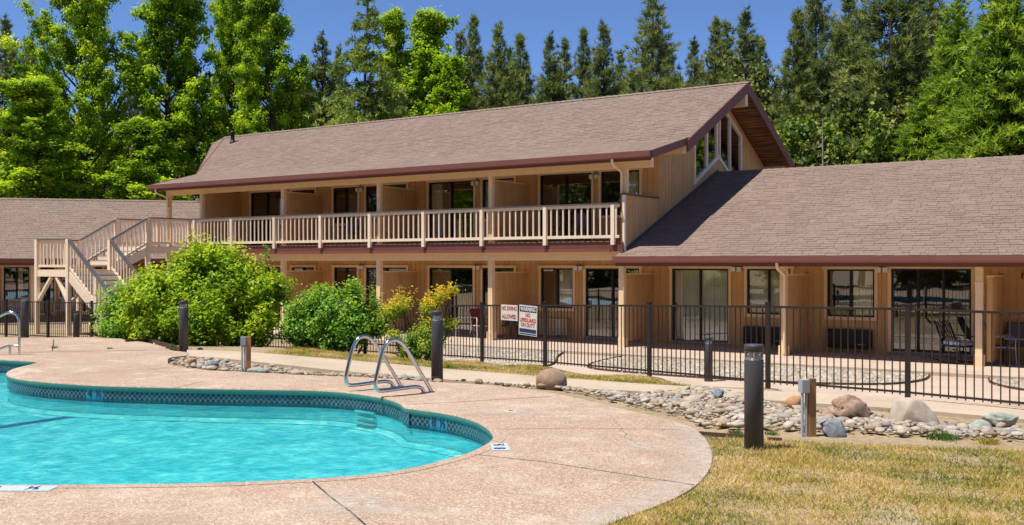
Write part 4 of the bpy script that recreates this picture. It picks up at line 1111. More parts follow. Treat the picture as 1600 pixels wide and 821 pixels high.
shingle_roof(froof, (-14.5, -.03, 2.56), (1, 0, 0), (0, 5.75, 2.80), 30, math.hypot(5.75, 2.8), expo=.22)
m = MB(); m.add([(-14.5, 5.75, 5.37), (15.5, 5.75, 5.37), (15.5, 11.5, 2.57), (-14.5, 11.5, 2.57)], [(0, 1, 2, 3)]); m.build('rear_slope', M['shingle'], froof)
ridge_caps(froof, (-14.5, 5.75, 5.38), (15.5, 5.75, 5.38))

# ---------------------------------------------------------------- outside staircase
st = thing('timber_staircase', 'cream timber staircase with mid landing at the left end of the balcony', 'staircase', (-32, 21, -.15))
SX0, SX1, SY0, SY1 = -33.6, -31.7, 19.75, 21.35
MZ = 2.15
def deckbox(x0, x1, y0, y1, z, name):
    m = MB(); k = 0; x = x0
    while x < x1 - .01: m.box(x + .004, min(x + .14, x1) - .004, y0, y1, z - .04, z); x += .14
    o = m.build(name, M['siding'], st)
    m = MB(); m.box(x0, x1, y0 - .045, y0 - .002, z - .24, z - .01); m.box(x0, x1, y1 + .002, y1 + .045, z - .24, z - .01); m.box(x0 - .045, x0 - .002, y0, y1, z - .24, z - .01); m.box(x1 + .002, x1 + .045, y0, y1, z - .24, z - .01); m.build('rim_joist', M['rail'], o)
deckbox(SX0, SX1, SY0, SY1, MZ, 'landing'); deckbox(SX0, SX1, 22.9, 24.78, F2, 'landing')
for (x, y, zt) in ((SX0, SY0, MZ + 1.06), (SX1, SY0, MZ + 1.06), (SX0, SY1, MZ + 1.06), (SX1, SY1, MZ + 1.06), (SX0, 22.9, F2 + 1.06), (SX1, 22.9, F2 + 1.06)):
    m = MB(); m.box(x - .07, x + .07, y - .07, y + .07, -.2, zt); m.build('post', M['rail'], st)
m = MB(); m.bar((SX0 + .04, SY0 + .02, 1.05), (SX0 + .85, SY0 + .02, 1.88), .08, .12, (0, 1, 0)); m.bar((SX1 - .04, SY0 + .02, 1.05), (SX1 - .7, SY0 + .02, 1.88), .08, .12, (0, 1, 0)); m.bar((SX1, SY0 + .1, 1.0), (SX1, SY0 + .8, 1.88), .08, .12, (1, 0, 0)); m.build('brace', M['rail'], st)
# flights
def flight(p_top, p_bot, width_vec, z_top, z_bot, n):
    a = Vector(p_top); b = Vector(p_bot); w = Vector(width_vec)
    for side in (0, 1):
        o = w * side; m = MB(); m.bar((*(a + o), z_top - .17), (*(b + o), z_bot - .17 + .1), .06, .30); m.build('stringer', M['rail'], st)
    for i in range(1, n):
        q = a + (b - a) * (i / n); z = z_top + (z_bot - z_top) * (i / n); d = (b - a) / n
        r = q + d * 1.02
        xs = sorted((q.x, (r + w).x)); ys = sorted((q.y, (r + w).y))
        m = MB(); m.box(xs[0], xs[1], ys[0], ys[1], z - .045, z); m.build('tread', M['tread'], st)
        e = .012; m = MB()
        if abs(d.x) > abs(d.y): m.box(q.x - e, q.x + e, ys[0], ys[1], z, z - (z_bot - z_top)/n - .046)
        else: m.box(xs[0], xs[1], q.y - e, q.y + e, z, z - (z_bot - z_top)/n - .046)
        m.build('riser', M['rail'], st)
LXB = -28.75
flight((SX1, SY0), (LXB, SY0), (0, SY1 - SY0), MZ, -.12, 13)
flight((SX0, 22.9), (SX0, SY1), (SX1 - SX0, 0), F2, MZ, 5)
sr = part_empty('stair_railing', st, None)
rail_run(sr, (SX0, SY0), (SX1, SY0), MZ, MZ, (False, False)); rail_run(sr, (SX0, SY0), (SX0, SY1), MZ, MZ, (False, False))
xm = SX1 + (LXB - SX1)*.55; zm = MZ + (-.12 - MZ)*.55
for y in (SY0, SY1):
    rail_run(sr, (SX1, y), (xm, y), MZ, zm, (False, True), sp=.17); rail_run(sr, (xm, y), (LXB, y), zm, -.12, (False, True), sp=.17)
for x in (SX0, SX1): rail_run(sr, (x, 22.9), (x, SY1), F2, MZ, (False, False), sp=.17)
rail_run(sr, (SX1, 22.9), (SX1, 24.75), F2, F2, (False, True), sp=.14); rail_run(sr, (SX0, 22.9), (SX0, 24.75), F2, F2, (False, True), sp=.17); rail_run(sr, (SX1, 24.75), (rx[0], 24.75), F2, F2, (False, False), sp=.14)

# ================================================================== FENCE
PICK = MB().box(-.0068, .0068, -.0068, .0068, 0, 1).mesh('picket', M['bronze'])
FPOST = MB().box(-.032, .032, -.032, .032, -.12, 1.25).box(-.038, .038, -.038, .038, 1.25, 1.275).mesh('fence_post', M['bronze'])
def fence(pts, label):
    o = thing('pool_fence', label, 'fence', (pts[0][0], pts[0][1], pts[0][2]))
    for i, (x, y, z) in enumerate(pts):
        piece('fence_post', FPOST, o, (x, y, z))
        if i == len(pts) - 1: break
        x1, y1, z1 = pts[i+1]; a = Vector((x, y, z)); b = Vector((x1, y1, z1)); L = (b - a).length; U = Vector((0, 0, 1)); ang = math.atan2(y1-y, x1-x)
        for zz, h in ((1.20, .034), (.06, .028)):
            m = MB(); m.bar(a + U*zz, b + U*zz, .028, h); m.build('rail', M['bronze'], o)
        n = int(L / .108)
        for k in range(1, n):
            q = a + (b - a)*(k / n); piece('picket', PICK, o, (q.x, q.y, q.z + .02), (0, 0, ang), (1, 1, 1.17))
    return o
fence(fence_pts[:12], 'dark metal picket fence between the concrete path and the wing, carrying the signs')
fence(fence_pts[11:], 'dark metal picket fence at left, behind the bushes and in front of the staircase')
def fence_at(px):
    a = ray(px)
    for i in range(len(fence_pts) - 1):
        p, q = fence_pts[i], fence_pts[i+1]; A = np.array([[a[0], -(q[0]-p[0])], [a[1], -(q[1]-p[1])]])
        s, t = np.linalg.solve(A, np.array([p[0], p[1]]))
        if 0 <= t <= 1 and s > 0: return (p[0]+(q[0]-p[0])*t, p[1]+(q[1]-p[1])*t, p[2]+(q[2]-p[2])*t, math.atan2(p[1]-q[1], p[0]-q[0]))
# ------------------------------------------------------------------ signs
def sign(px, w, h, ztop, label, lines, name, tilt=0.0):
    x, y, z, ang = fence_at(px)
    nx_, ny_ = math.sin(ang), -math.cos(ang)
    o = thing(name, label, 'sign', (x + nx_*.03, y + ny_*.03, z + ztop - h/2), ang, world=False); o.rotation_euler = (0, R(tilt), ang)
    m = MB(); m.box(-w/2, w/2, -.004, .004, -h/2, h/2); m.build('board', M['signwhite'], o)
    for it in lines:
        if it[0] == 'bar':
            _, z0, z1, mt = it; m = MB(); m.box(-w/2 + .02, w/2 - .02, -.0058, -.0042, z0, z1); m.build('printed_band', M[mt], o)
        else:
            _, s, size, zc, mt, wd = it; me = text_mesh(s, size, M[mt], 'lettering', .0025)
            co_ = [v.co.x for v in me.vertices]; k = wd / (max(co_) - min(co_))
            link('lettering', me, o, (0, -.0068, zc), (R(90), 0, 0), (k, 1, 1))
    return o
sign(797.5, .58, .33, 1.215, 'white no diving allowed sign with red letters hung on the fence', [('t', 'NO DIVING', .12, .085, 'signred', .52), ('t', 'ALLOWED', .125, -.085, 'signred', .50)], 'no_diving_sign')
sign(826.8, .60, .62, 1.20, 'white lifeguard warning sign with navy bands and red letters on the fence', [('bar', .17, .285, 'navy'), ('t', 'WARNING', .115, .227, 'signwhite', .50), ('t', 'NO', .11, .105, 'signred', .16), ('t', 'LIFEGUARD', .11, .0, 'signred', .54), ('t', 'ON DUTY', .11, -.10, 'signred', .46), ('bar', -.255, -.175, 'navy'), ('bar', -.295, -.27, 'navy')], 'lifeguard_sign', 2.0)

# ------------------------------------------------------------------ bollard lights
def bollard(label, px, py, z, h=.97, r=.088):
    g = gp(px, py, z) if py else px
    o = thing('bollard_light', label, 'bollard light', (g[0], g[1], z), rnd.uniform(0, 1), 'bollard lights round the pool', world=False)
    k = r / .088
    m = MB(); m.lathe([(0, -.1), (r, -.1), (r, h*.85), (r*.97, h*.855), (0, h*.855)], 28); b = m.build('body', M['bollard'], o)
    m = MB(); m.lathe([(r*1.02, 0), (r*1.02, .012), (r, .015)], 28); m.build('base_ring', M['bollard'], b)
    m = MB(); m.lathe([(r*.95, h*.856), (r*.86, h*.866), (r*.55, h*.900), (r*.36, h*.935), (0, h*.935)], 24); m.build('reflector_cone', M['reflector'], o)
    m = MB(); m.lathe([(r*.955, h*.856), (r*.955, h*.935)], 28); m.build('lens', M['lens'], o)
    for q in range(3):
        an = q*2.094 + .5; m = MB(); m.box(r*.9*math.cos(an) - .006, r*.9*math.cos(an) + .006, r*.9*math.sin(an) - .006, r*.9*math.sin(an) + .006, h*.855, h*.936); m.build('strut', M['greyframe'], o)
    m = MB(); m.lathe([(0, h*.934), (r*1.0, h*.934), (r*1.0, h*.99), (r*.94, h), (0, h)], 28); m.build('cap', M['bollard'], o)
    return o
bollard('tall grey bollard light on the lawn beside the bollard-high wooden post', 1178, 702, .68, .965)
bollard('grey bollard light at the path edge in front of the yellow shrub', 683, 590, .69, .99)
bollard('grey bollard light in front of the big lime green bush', 287, 547, .69, .96)
bollard('grey bollard light on the deck edge left of the stair landing', 39, 527, .70, .96)
bollard('small grey bollard light behind the fence in front of the curtained glass door', 1107, 595, -.06, .90)
bollard('small dark bollard light behind the fence under the stair landing', (-31.0, 19.6), None, -.15, .92, .085)

# ------------------------------------------------------------------ wooden service posts with grey boxes
def service_post(label, px, py, z, h, w=.085):
    g = gp(px, py, z); o = thing('service_post', label, 'service post', (g[0], g[1], z), YAW + R(12), 'service posts by the pool', world=False)
    m = MB(); m.box(-.015, .06, -.035, .035, -.1, h); m.build('timber', M['wood'], o)
    m = MB(); m.box(-.10, -.016, -.05, .035, h - .14, h - .008); b = m.build('junction_box', M['greybox'], o)
    m = MB(); m.box(-.095, -.021, -.056, -.0505, h - .135, h - .013); m.build('box_cover', M['greybox'], b)
    for xx in (-.078, -.036): m = MB(); m.tube([(xx, -.01, -.08), (xx, -.01, h - .14)], .015, 10); m.build('conduit', M['pipe'], o)
service_post('wooden service post with grey junction box between the lawn and boulders', 1264, 681, .67, .57)
service_post('wooden service post with grey junction box in front of the lime green bush', 386, 578, .69, .53)

# ------------------------------------------------------------------ stainless grab rails
def loop_pts(n=1):
    base = [(0, -.03), (0, .0), (.20, .30), (.385, .565), (.46, .645), (.55, .685), (.64, .675), (.715, .60), (.765, .48), (.825, .27), (.845, .17), (.835, .11), (.79, .08), (.70, .075), (.40, .085), (.22, .085), (.15, .06), (.115, .0), (.11, -.03)]
    return catmull(base, .025, False)
A1 = Vector(gp(626, 605, DZ)); A2 = Vector(gp(674, 613.7, DZ)); sepv = (A2 - A1).normalized(); dirv = Vector((sepv.y, -sepv.x))
if dirv.dot(Vector((-A1.x, -A1.y))) < 0: dirv = -dirv
for A, lab in ((A1, 'looped stainless steel pool grab rail, the farther one of the pair'), (A2, 'looped stainless steel pool grab rail, the nearer right one of the pair')):
    o = thing('grab_rail', lab, 'grab rail', (A.x, A.y, DZ), math.atan2(dirv.y, dirv.x), 'pair of pool grab rails', world=False)
    m = MB(); m.tube([(s*1.0, 0, h*1.04) for s, h in loop_pts()], .0245, 12); m.build('tube', M['steel'], o)
    for s in (0, .112): m = MB(); m.lathe([(.05, .001), (.05, .008), (.028, .016)], 16, (s, 0, 0)); m.build('anchor_flange', M['steel'], o)
H = gp(30, 555, DZ); o = thing('pool_handrail', 'stainless steel handrail at the far left pool edge beside the stairs', 'handrail', (H[0], H[1], DZ), YAW, world=False)
s = 18.4 / FOC
m = MB(); m.tube(catmull([(0, 0, -.03), (0, 0, .5), (-.01, 0, .66), (-.07, 0, .76), (-.16, 0, .785), (-.3, 0, .74), (-.6, -.0, .55), (-1.0, 0, .28), (-1.2, 0, .12), (-1.25, 0, -.2)], .05, False), .0245, 12); m.build('tube', M['steel'], o)
m = MB(); m.tube(catmull([(0, 0, .16), (-.16, 0, .165), (-.3, 0, .13), (-.5, 0, .03), (-.8, 0, -.1)], .05, False), .022, 10); m.build('lower_tube', M['steel'], o)
m = MB(); m.tube([(-.17, 0, -.03), (-.17, 0, .16)], .024, 10); m.build('leg', M['steel'], o)

# ================================================================== ROCKS
def ico(sub):
    bm = bmesh.new(); bmesh.ops.create_icosphere(bm, subdivisions=sub, radius=1.0)
    V = np.array([v.co[:] for v in bm.verts]); F = np.array([[v.index for v in f.verts] for f in bm.faces]); bm.free(); return V, F
IC1, IC2, IC3, IC4 = ico(1), ico(2), ico(3), ico(4)
def lumpy(V, seed, amp, freq=1.5, planes=0, octv=3):
    r = np.random.default_rng(seed); D = V.copy()
    out = np.ones(len(V)); a = amp; f = freq
    for o_ in range(octv):
        for _ in range(4):
            k = r.normal(0, 1, 3); k *= f / np.linalg.norm(k); sw = np.sin(D @ k * 2.2 + r.uniform(0, 6.28)); out += a * .5 * (sw if planes < 4 else (.6 - 1.6*np.abs(sw)) if o_ > 0 else sw)
        a *= .5; f *= 2
    D = D * out[:, None]
    for _ in range(planes):
        nrm = r.normal(0, 1, 3); nrm /= np.linalg.norm(nrm); h = r.uniform(.55, .85)
        d = D @ nrm; m_ = d > h; D[m_] -= np.outer(d[m_] - h, nrm) * .86
    return D
STONES = []
for s_ in range(10):
    V = lumpy(IC1[0], 40 + s_, .24, 1.3, 2 + s_ % 2, 2); STONES.append(V)
STONE_ME = [np_mesh('river_stone', V, IC1[1], M['stone'], smooth=True) for V in STONES]
def stone_bed(name, poly_pts, n, zfun, smin, smax, singles, extra_z=0.0):
    wp = poly_pts; xs = [p[0] for p in wp]; ys = [p[1] for p in wp]
    root = tag(bpy.data.objects.new(name, None), kind='structure'); COL.objects.link(root); ORG[root.name] = Vector((0, 0, 0))
    out = []; tries = 0; cell = {}
    while len(out) < n and tries < n * 60:
        tries += 1
        x = rng.uniform(min(xs), max(xs)); y = rng.uniform(min(ys), max(ys)); 
        u = rng.uniform(); s = smin + (smax - smin) * u ** 2.0
        if tries > n * 12: s = smin * rng.uniform(.7, 1.4)
        k = (int(x / .2), int(y / .2)); bad = False
        for i in (-1, 0, 1):
            for j in (-1, 0, 1):
                for (qx, qy, qs) in cell.get((k[0]+i, k[1]+j), ()):
                    if (qx-x)**2 + (qy-y)**2 < ((qs + s) * .66) ** 2: bad = True
        if bad: continue
        cell.setdefault(k, []).append((x, y, s)); out.append((x, y, s))
    X = np.array([q[0] for q in out]); Y = np.array([q[1] for q in out]); ok = inside(wp, X, Y)
    out = [q for q, g_ in zip(out, ok) if g_]
    Z = zfun(np.array([q[0] for q in out]), np.array([q[1] for q in out]))
    px = [q[2] / depth_of(q[0], q[1]) if 0 < 800 + FOC*(CF*q[0]+SF*q[1])/depth_of(q[0], q[1]) < 1610 else 0 for q in out]
    order = sorted(range(len(out)), key=lambda i: -px[i]); own = set(order[:singles]); VV = []; FF = []; base = 0
    for i, (x, y, s) in enumerate(out):
        k = rng.integers(0, 10); sc = (s * rng.uniform(1.0, 1.5), s * rng.uniform(.8, 1.05), s * rng.uniform(.45, .75)); an = rng.uniform(0, 6.28); tx = rng.normal(0, .12); 
        zz = Z[i] + sc[2] * .22 + extra_z
        if i in own: piece('river_stone', STONE_ME[k], root, (x, y, zz), (tx, tx * .5, an), sc)
        else:
            V = STONES[k] * np.array(sc); c, s2 = math.cos(an), math.sin(an)
            VV.append(np.stack([V[:, 0]*c - V[:, 1]*s2 + x, V[:, 0]*s2 + V[:, 1]*c + y, V[:, 2] + zz], -1)); FF.append(IC1[1] + base); base += len(V)
    if VV:
        o = link('small_stones', np_mesh('small_stones', np.concatenate(VV), np.concatenate(FF), M['stone'], smooth=True), root); o['kind'] = 'stuff'
    return root
bedR_px = [(700,596),(760,599),(840,604),(940,609),(1000,604),(1045,598),(1100,596),(1160,605),(1205,620),(1290,634),(1420,644),(1600,660),(1800,676)]
bedR_lo = [(1800,711),(1600,702),(1340,691),(1210,684),(1110,679),(1090,673),(1072,663),(1030,651),(960,635),(900,620),(850,611),(760,600.5)]
bedR = [gp(x, y, .6) for x, y in bedR_px]; bedR.append((bedR[-1][0] + 5.5, bedR[-1][1] + .27)); bl_ = [gp(x, y, .6) for x, y in bedR_lo]; bedR += [(bl_[0][0] + 5.5, bl_[0][1] + .27)] + bl_
stone_bed('rock_bed', bedR, 9000, lambda X, Y: terrain(X, Y) + .045, .018, .085, 290)
bedL = [gp(x, y, .66) for x, y in [(266,560),(300,559),(345,562),(400,568),(470,575),(540,582),(620,588),(690,594),(690,598),(560,589),(480,586),(400,581),(330,578),(275,571)]]
stone_bed('rock_strip', bedL, 900, lambda X, Y: terrain(X, Y) + .03, .018, .085, 60)
bedE = [gp(x, y, .66) for x, y in [(200,534),(262,545),(285,550),(330,549),(330,546),(285,545),(255,540),(215,532)]]
stone_bed('rock_edge', bedE, 90, lambda X, Y: terrain(X, Y) + .03, .02, .07, 20)

def boulder(label, px, py, z, w, d, h, mat, seed, planes=4, amp=.16, rot=None, tilt=(0, 0), level=3, sink=.25):
    g = gp(px, py, z); z = min(z, tz(*g) + .01); V0, F0 = (IC4 if level == 4 else IC3)
    V = lumpy(V0, seed, amp, 1.1, planes, 5 if planes > 3 else 3) * np.array([w/2, d/2, h/(2 - 2*sink)])
    o = link('boulder', np_mesh('boulder', V, F0, M[mat], smooth=(planes < 4)), None, (g[0], g[1], z + h*(1 - sink)/(2 - 2*sink) - h*sink*.5))
    o.rotation_euler = (tilt[0], tilt[1], YAW + (rot or 0))
    return tag(o, label, 'boulder', 'boulders along the rock bed')
boulder('smooth rounded tan boulder where the path meets the rock bed', 862, 611, .58, .44, .36, .33, 'b_tan', 3, 2, .07, sink=.15)
boulder('large rugged brown boulder behind the wooden service post', 1319, 661, .56, .78, .5, .36, 'b_brown', 9, 5, .30, .2, (.1, -.15), 4)
boulder('long smooth pale boulder right of the rugged brown boulder', 1424, 660, .55, .58, .42, .34, 'b_pale', 21, 3, .08, -.2, (0, .15), 4)
boulder('angular blue grey marbled boulder at the lawn edge', 1303, 686, .63, .38, .30, .21, 'b_blue', 14, 6, .2, .3, level=4)
boulder('low pale green boulder at the right end of the rock bed', 1566, 660, .53, .54, .3, .17, 'b_green', 19, 5, .18, 0, level=4)
boulder('pointed dark grey boulder beside the path near the small bollard', 1122, 621, .50, .25, .2, .18, 'b_blue', 25, 6, .2, .6, (0, .4), level=4)
boulder('flat pale stone in the middle of the cobbles', 1083, 632, .54, .28, .24, .15, 'b_pale', 30, 2, .08)
boulder('rounded orange boulder left of the service post', 1240, 633, .52, .27, .2, .17, 'b_orange', 33, 3, .1)
boulder('small brown pointed rock at the left end of the rock strip', 300, 569, .67, .20, .14, .17, 'b_orange', 41, 6, .2, .2, (0, .2))
boulder('dark flat rock in the left rock strip by the service post', 332, 574, .66, .28, .2, .13, 'b_blue', 44, 5, .18, .4)
boulder('small dark stone on the path edge right of the grab rails', 748, 597, .56, .18, .13, .10, 'b_brown', 51, 5, .18)
boulder('small pale stone under the rugged brown boulder', 1339, 668, .58, .15, .12, .10, 'b_pale', 61, 2, .08)
boulder('grey stone among grass tufts at the lawn edge', 1531, 682, .60, .28, .2, .18, 'b_green', 63, 5, .15)
boulder('flat grey stone beside the service post foot', 404, 581, .67, .34, .2, .09, 'b_green', 66, 4, .12)
def edging(label, pts, z, h=.06):
    w = [gp(x, y, z) for x, y in pts]; o = MB()
    for a, b in zip(w[:-1], w[1:]): o.bar((*a, z), (*b, z), .03, h)
    tag(o.build('garden_edging', M['edging'], None, (w[0][0], w[0][1], z)), label, 'garden edging')
edging('thin dark edging board between the deck corner and the tall bollard', [(1092, 677.5), (1140, 681), (1168, 683)], .675, .035)
edging('short dark edging board right of the tall bollard', [(1199, 686), (1222, 687)], .675, .025)
edging('dark edging log at the foot of the lime green bush', [(196, 535), (232, 533), (262, 541), (282, 547)], .70, .09)

# ================================================================== PATIO FURNITURE
def T(m, pts, r): m.tube(pts, r, 8)
def sling_chair(name, label, loc, rz, fabric, frame, seat_h=.43, w=.54, arm=True, back=.92):
    o = thing(name, label, 'chair', loc, rz, world=False)
    m = MB(); m.box(-w/2 + .03, w/2 - .03, -.25, .22, seat_h - .012, seat_h + .012); m.build('seat', M[fabric], o)
    m = MB(); m.add([(-w/2+.03, .21, seat_h), (w/2-.03, .21, seat_h), (w/2-.03, .36, back), (-w/2+.03, .36, back), (-w/2+.03, .235, seat_h), (w/2-.03, .235, seat_h), (w/2-.03, .385, back), (-w/2+.03, .385, back)], [(0,1,2,3),(7,6,5,4),(0,4,5,1),(1,5,6,2),(2,6,7,3),(3,7,4,0)]); m.build('backrest', M[fabric], o)
    for s in (-1, 1):
        x = s * w/2
        m = MB(); T(m, [(x, -.27, 0), (x, -.24, seat_h)], .014); m.build('leg', M[frame], o)
        m = MB(); T(m, [(x, .36, 0), (x, .2, seat_h), (x, .37, back + .01)], .014); m.build('leg', M[frame], o)
        m = MB(); T(m, [(x, -.25, seat_h - .02), (x, .22, seat_h - .02)], .014); m.build('side_rail', M[frame], o)
        if arm: m = MB(); T(m, [(x, -.24, seat_h), (x, -.25, seat_h + .2), (x, -.2, seat_h + .23), (x, .27, seat_h + .23)], .014); m.build('armrest', M[frame], o)
    m = MB(); T(m, [(-w/2, .37, back + .01), (w/2, .37, back + .01)], .013); m.build('crossbar', M[frame], o)
    m = MB(); T(m, [(-w/2, -.25, seat_h - .02), (w/2, -.25, seat_h - .02)], .013); m.build('crossbar', M[frame], o)
    return o
def wp(px, Y): return (xat(px, Y), Y, .0)
sling_chair('patio_chair', 'red patio chair with white frame left of the porch post', wp(752, 25.75), R(60), 'red', 'white', .42, .52)
sling_chair('patio_chair', 'low white framed chair with red seat beside the red patio chair', wp(727, 26.0), R(-65), 'red', 'white', .40, .5)
sling_chair('patio_chair', 'grey sling chair behind the no diving sign', wp(791, 25.9), R(-80), 'greymesh', 'bronze')
sling_chair('patio_chair', 'grey sling chair at far right facing the patio table', wp(1566, 25.85), R(105), 'greymesh', 'greyframe', .44, .56, True, 1.0)
sling_chair('patio_chair', 'dark sling chair against the wall behind the patio table', (xat(1590, 26.5), 26.5, 0), R(0), 'greymesh', 'bronze', .44, .56)
def table(label, loc, rz, w, d, h):
    o = thing('patio_table', label, 'table', loc, rz, world=False)
    m = MB(); m.box(-w/2, w/2, -d/2, d/2, h - .03, h); m.build('tabletop', M['greymesh'], o)
    for sx in (-1, 1):
        for sy in (-1, 1): m = MB(); T(m, [(sx*(w/2-.05), sy*(d/2-.05), 0), (sx*(w/2-.06), sy*(d/2-.06), h - .03)], .016); m.build('leg', M['bronze'], o)
table('dark patio table at the right edge of the porch', (xat(1606, 25.7), 25.7, 0), 0, .9, .7, .66)
table('low dark side table between the signs and the porch post', (xat(812, 26.1), 26.1, 0), 0, .5, .5, .5)
o = thing('rocking_chair', 'dark rocking chair with blue striped cushion outside the three pane door', 'rocking chair', (xat(1497, 25.75), 25.75, 0), R(62), world=False)
m = MB(); T(m, catmull([(-.28, -.5, .09), (-.28, -.2, .02), (-.28, .15, .015), (-.28, .55, .09)], .05, False), .016); m.build('rocker', M['bronze'], o)
m = MB(); T(m, catmull([(.28, -.5, .09), (.28, -.2, .02), (.28, .15, .015), (.28, .55, .09)], .05, False), .016); m.build('rocker', M['bronze'], o)
for sx in (-1, 1):
    for y0, y1 in ((-.3, -.26), (.28, .22)): m = MB(); T(m, [(sx*.28, y0, .04), (sx*.28, y1, .42)], .014); m.build('leg', M['bronze'], o)
    m = MB(); T(m, [(sx*.28, -.26, .42), (sx*.29, -.28, .62), (sx*.29, .3, .64)], .016); m.build('armrest', M['bronze'], o)
    m = MB(); T(m, [(sx*.27, .2, .40), (sx*.25, .48, 1.0)], .016); m.build('back_post', M['bronze'], o)
m = MB(); m.box(-.29, .29, -.3, .26, .39, .42); m.build('seat', M['bronze'], o)
m = MB(); m.box(-.25, .25, -.3, .24, .421, .52)
cu = m.build('cushion', M['cushion'], o); bv = cu.modifiers.new('b', 'BEVEL'); bv.width = .035; bv.segments = 3
m = MB()
for i in range(7): m.bar((-.24 + .08*i, .22, .44), (-.22 + .073*i, .47, .98), .03, .012, (0, 1, 0))
m.build('back_slats', M['bronze'], o)
for lab, px in (('dark chair on the balcony behind the railing, left one of the two', 545), ('dark chair on the balcony right of the third post, nearest the gable', 905)):
    sling_chair('balcony_chair', lab, (xat(px, 26.1), 26.1, F2), R(20), 'greymesh', 'bronze', .43)
a = LO + Vector((ul.x, ul.y, 0))*lxp(28, 1.4) + Vector((nl.x, nl.y, 0))*1.4
sling_chair('patio_chair', 'pale chair on the far wing porch at the left edge', (a.x, a.y, -.1), LROT + .6, 'cream', 'white', .45, .6)
a = LO + Vector((ul.x, ul.y, 0))*lxp(100, 1.4) + Vector((nl.x, nl.y, 0))*1.4
sling_chair('patio_chair', 'pale chair on the far wing porch under the stair landing', (a.x, a.y, -.1), LROT - .4, 'cream', 'white', .45, .6)

# ================================================================== VEGETATION
def leaves(C, Nrm, L, W, fold=.25, r=rng):
    """folded diamond leaves at centres C, facing Nrm"""
    n = len(C); Nrm = Nrm / np.maximum(np.linalg.norm(Nrm, axis=1, keepdims=True), 1e-6)
    t = r.normal(0, 1, (n, 3)); t -= (t*Nrm).sum(1, keepdims=True)*Nrm; t /= np.maximum(np.linalg.norm(t, axis=1, keepdims=True), 1e-6)
    b = np.cross(Nrm, t); L = np.broadcast_to(L, n)[:, None]; W = np.broadcast_to(W, n)[:, None]
    V = np.stack([C - t*L*.5, C + b*W*.5 + Nrm*W*fold, C + t*L*.5, C - b*W*.5 + Nrm*W*fold], 1).reshape(-1, 3)
    F = (np.arange(n)*4)[:, None] + np.array([[0, 1, 2, 3]]); return V, F
def blades(C, D, L, W, r=rng, bend=0.0):
    n = len(C); D = D / np.maximum(np.linalg.norm(D, axis=1, keepdims=True), 1e-6)
    s = np.cross(D, r.normal(0, 1, (n, 3))); s /= np.maximum(np.linalg.norm(s, axis=1, keepdims=True), 1e-6)
    L = np.broadcast_to(L, n)[:, None]; W = np.broadcast_to(W, n)[:, None]
    V = np.stack([C - s*W*.5, C + s*W*.5, C + D*L], 1).reshape(-1, 3)
    F = (np.arange(n)*3)[:, None] + np.array([[0, 1, 2]]); return V, F
def sph(n, r):
    v = r.normal(0, 1, (n, 3)); return v / np.linalg.norm(v, axis=1, keepdims=True)

def gum_meshes(seed, H, Rad, lo=.12, n_l=46, per=640, leaf=.21, col=None):
    """column-crowned broadleaf: limbs rising off a leader, leaf clumps along them"""
    r = np.random.default_rng(seed); tr = MB()
    wob = lambda h: np.array([.35*math.sin(h*.31 + seed), .35*math.cos(h*.27 + seed*2), 0]) * (h / H)
    tr.tube([tuple(wob(h) + np.array([0, 0, h])) for h in np.linspace(-.6, H*.97, 14)], [max(.02, .017*H*(1 - h/H)**.9 + .02) for h in np.linspace(0, H*.97, 14)], 8)
    Cs = []; Ns = []; Ts = []
    for i in range(n_l):
        f = lo + (1 - lo) * ((i + r.uniform(0, 1)) / n_l); h = f * H; an = i * 2.4 + r.uniform(-.5, .5)
        prof = Rad * (0.35 + .65*math.sin(min(1, (f - lo + .12) / .45) * math.pi/2)) * (1 - max(0, f - .55) / .45 * .72) * r.uniform(.6, 1.2)
        d = np.array([math.cos(an), math.sin(an), 0]); p0 = wob(h) + np.array([0, 0, h*.97 - prof*.3]); p1 = p0 + d*prof + np.array([0, 0, prof*r.uniform(.6, 1.5)])
        pm = (p0 + p1)/2 + np.array([0, 0, -.12*prof])
        tr.tube([tuple(p0), tuple(pm), tuple(p1)], [.02 + .02*prof, .015 + .012*prof, .012], 5, cap=False)
        k = 4 + int(prof*1.5)
        for j in range(k):
            t = .35 + .75 * (j + r.uniform(0, 1)) / k; c = p0*(1-t)**2 + 2*pm*t*(1-t) + p1*t*t if t < 1 else p1 + (p1-pm)*(t-1)
            c = c + r.normal(0, .22, 3) * (1, 1, .7); cr = r.uniform(.34, .82) * (.75 + .1*Rad/3)
            n = int(per * cr * cr / k * 3.0); u = sph(n, r); rad = cr * np.clip(np.abs(r.normal(.55, .42, n)), .05, 1.7)
            C = c + u * rad[:, None] * np.array([1, 1, .72]); Cs.append(C)
            Ns.append(u*.7 + r.normal(0, .55, (n, 3)) + np.array([0, 0, .55]))
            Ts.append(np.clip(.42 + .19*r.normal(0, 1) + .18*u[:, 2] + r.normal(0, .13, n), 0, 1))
    C = np.concatenate(Cs); N = np.concatenate(Ns); T_ = np.concatenate(Ts)
    V, F = leaves(C, N, leaf * r.uniform(.7, 1.35, len(C)), leaf * r.uniform(.65, 1.1, len(C)), .2, r)
    return tr.mesh('trunk', M['bark']), np_mesh('crown', V, F, M['leaf_gum'] if col is None else col, np.repeat(T_, 4))
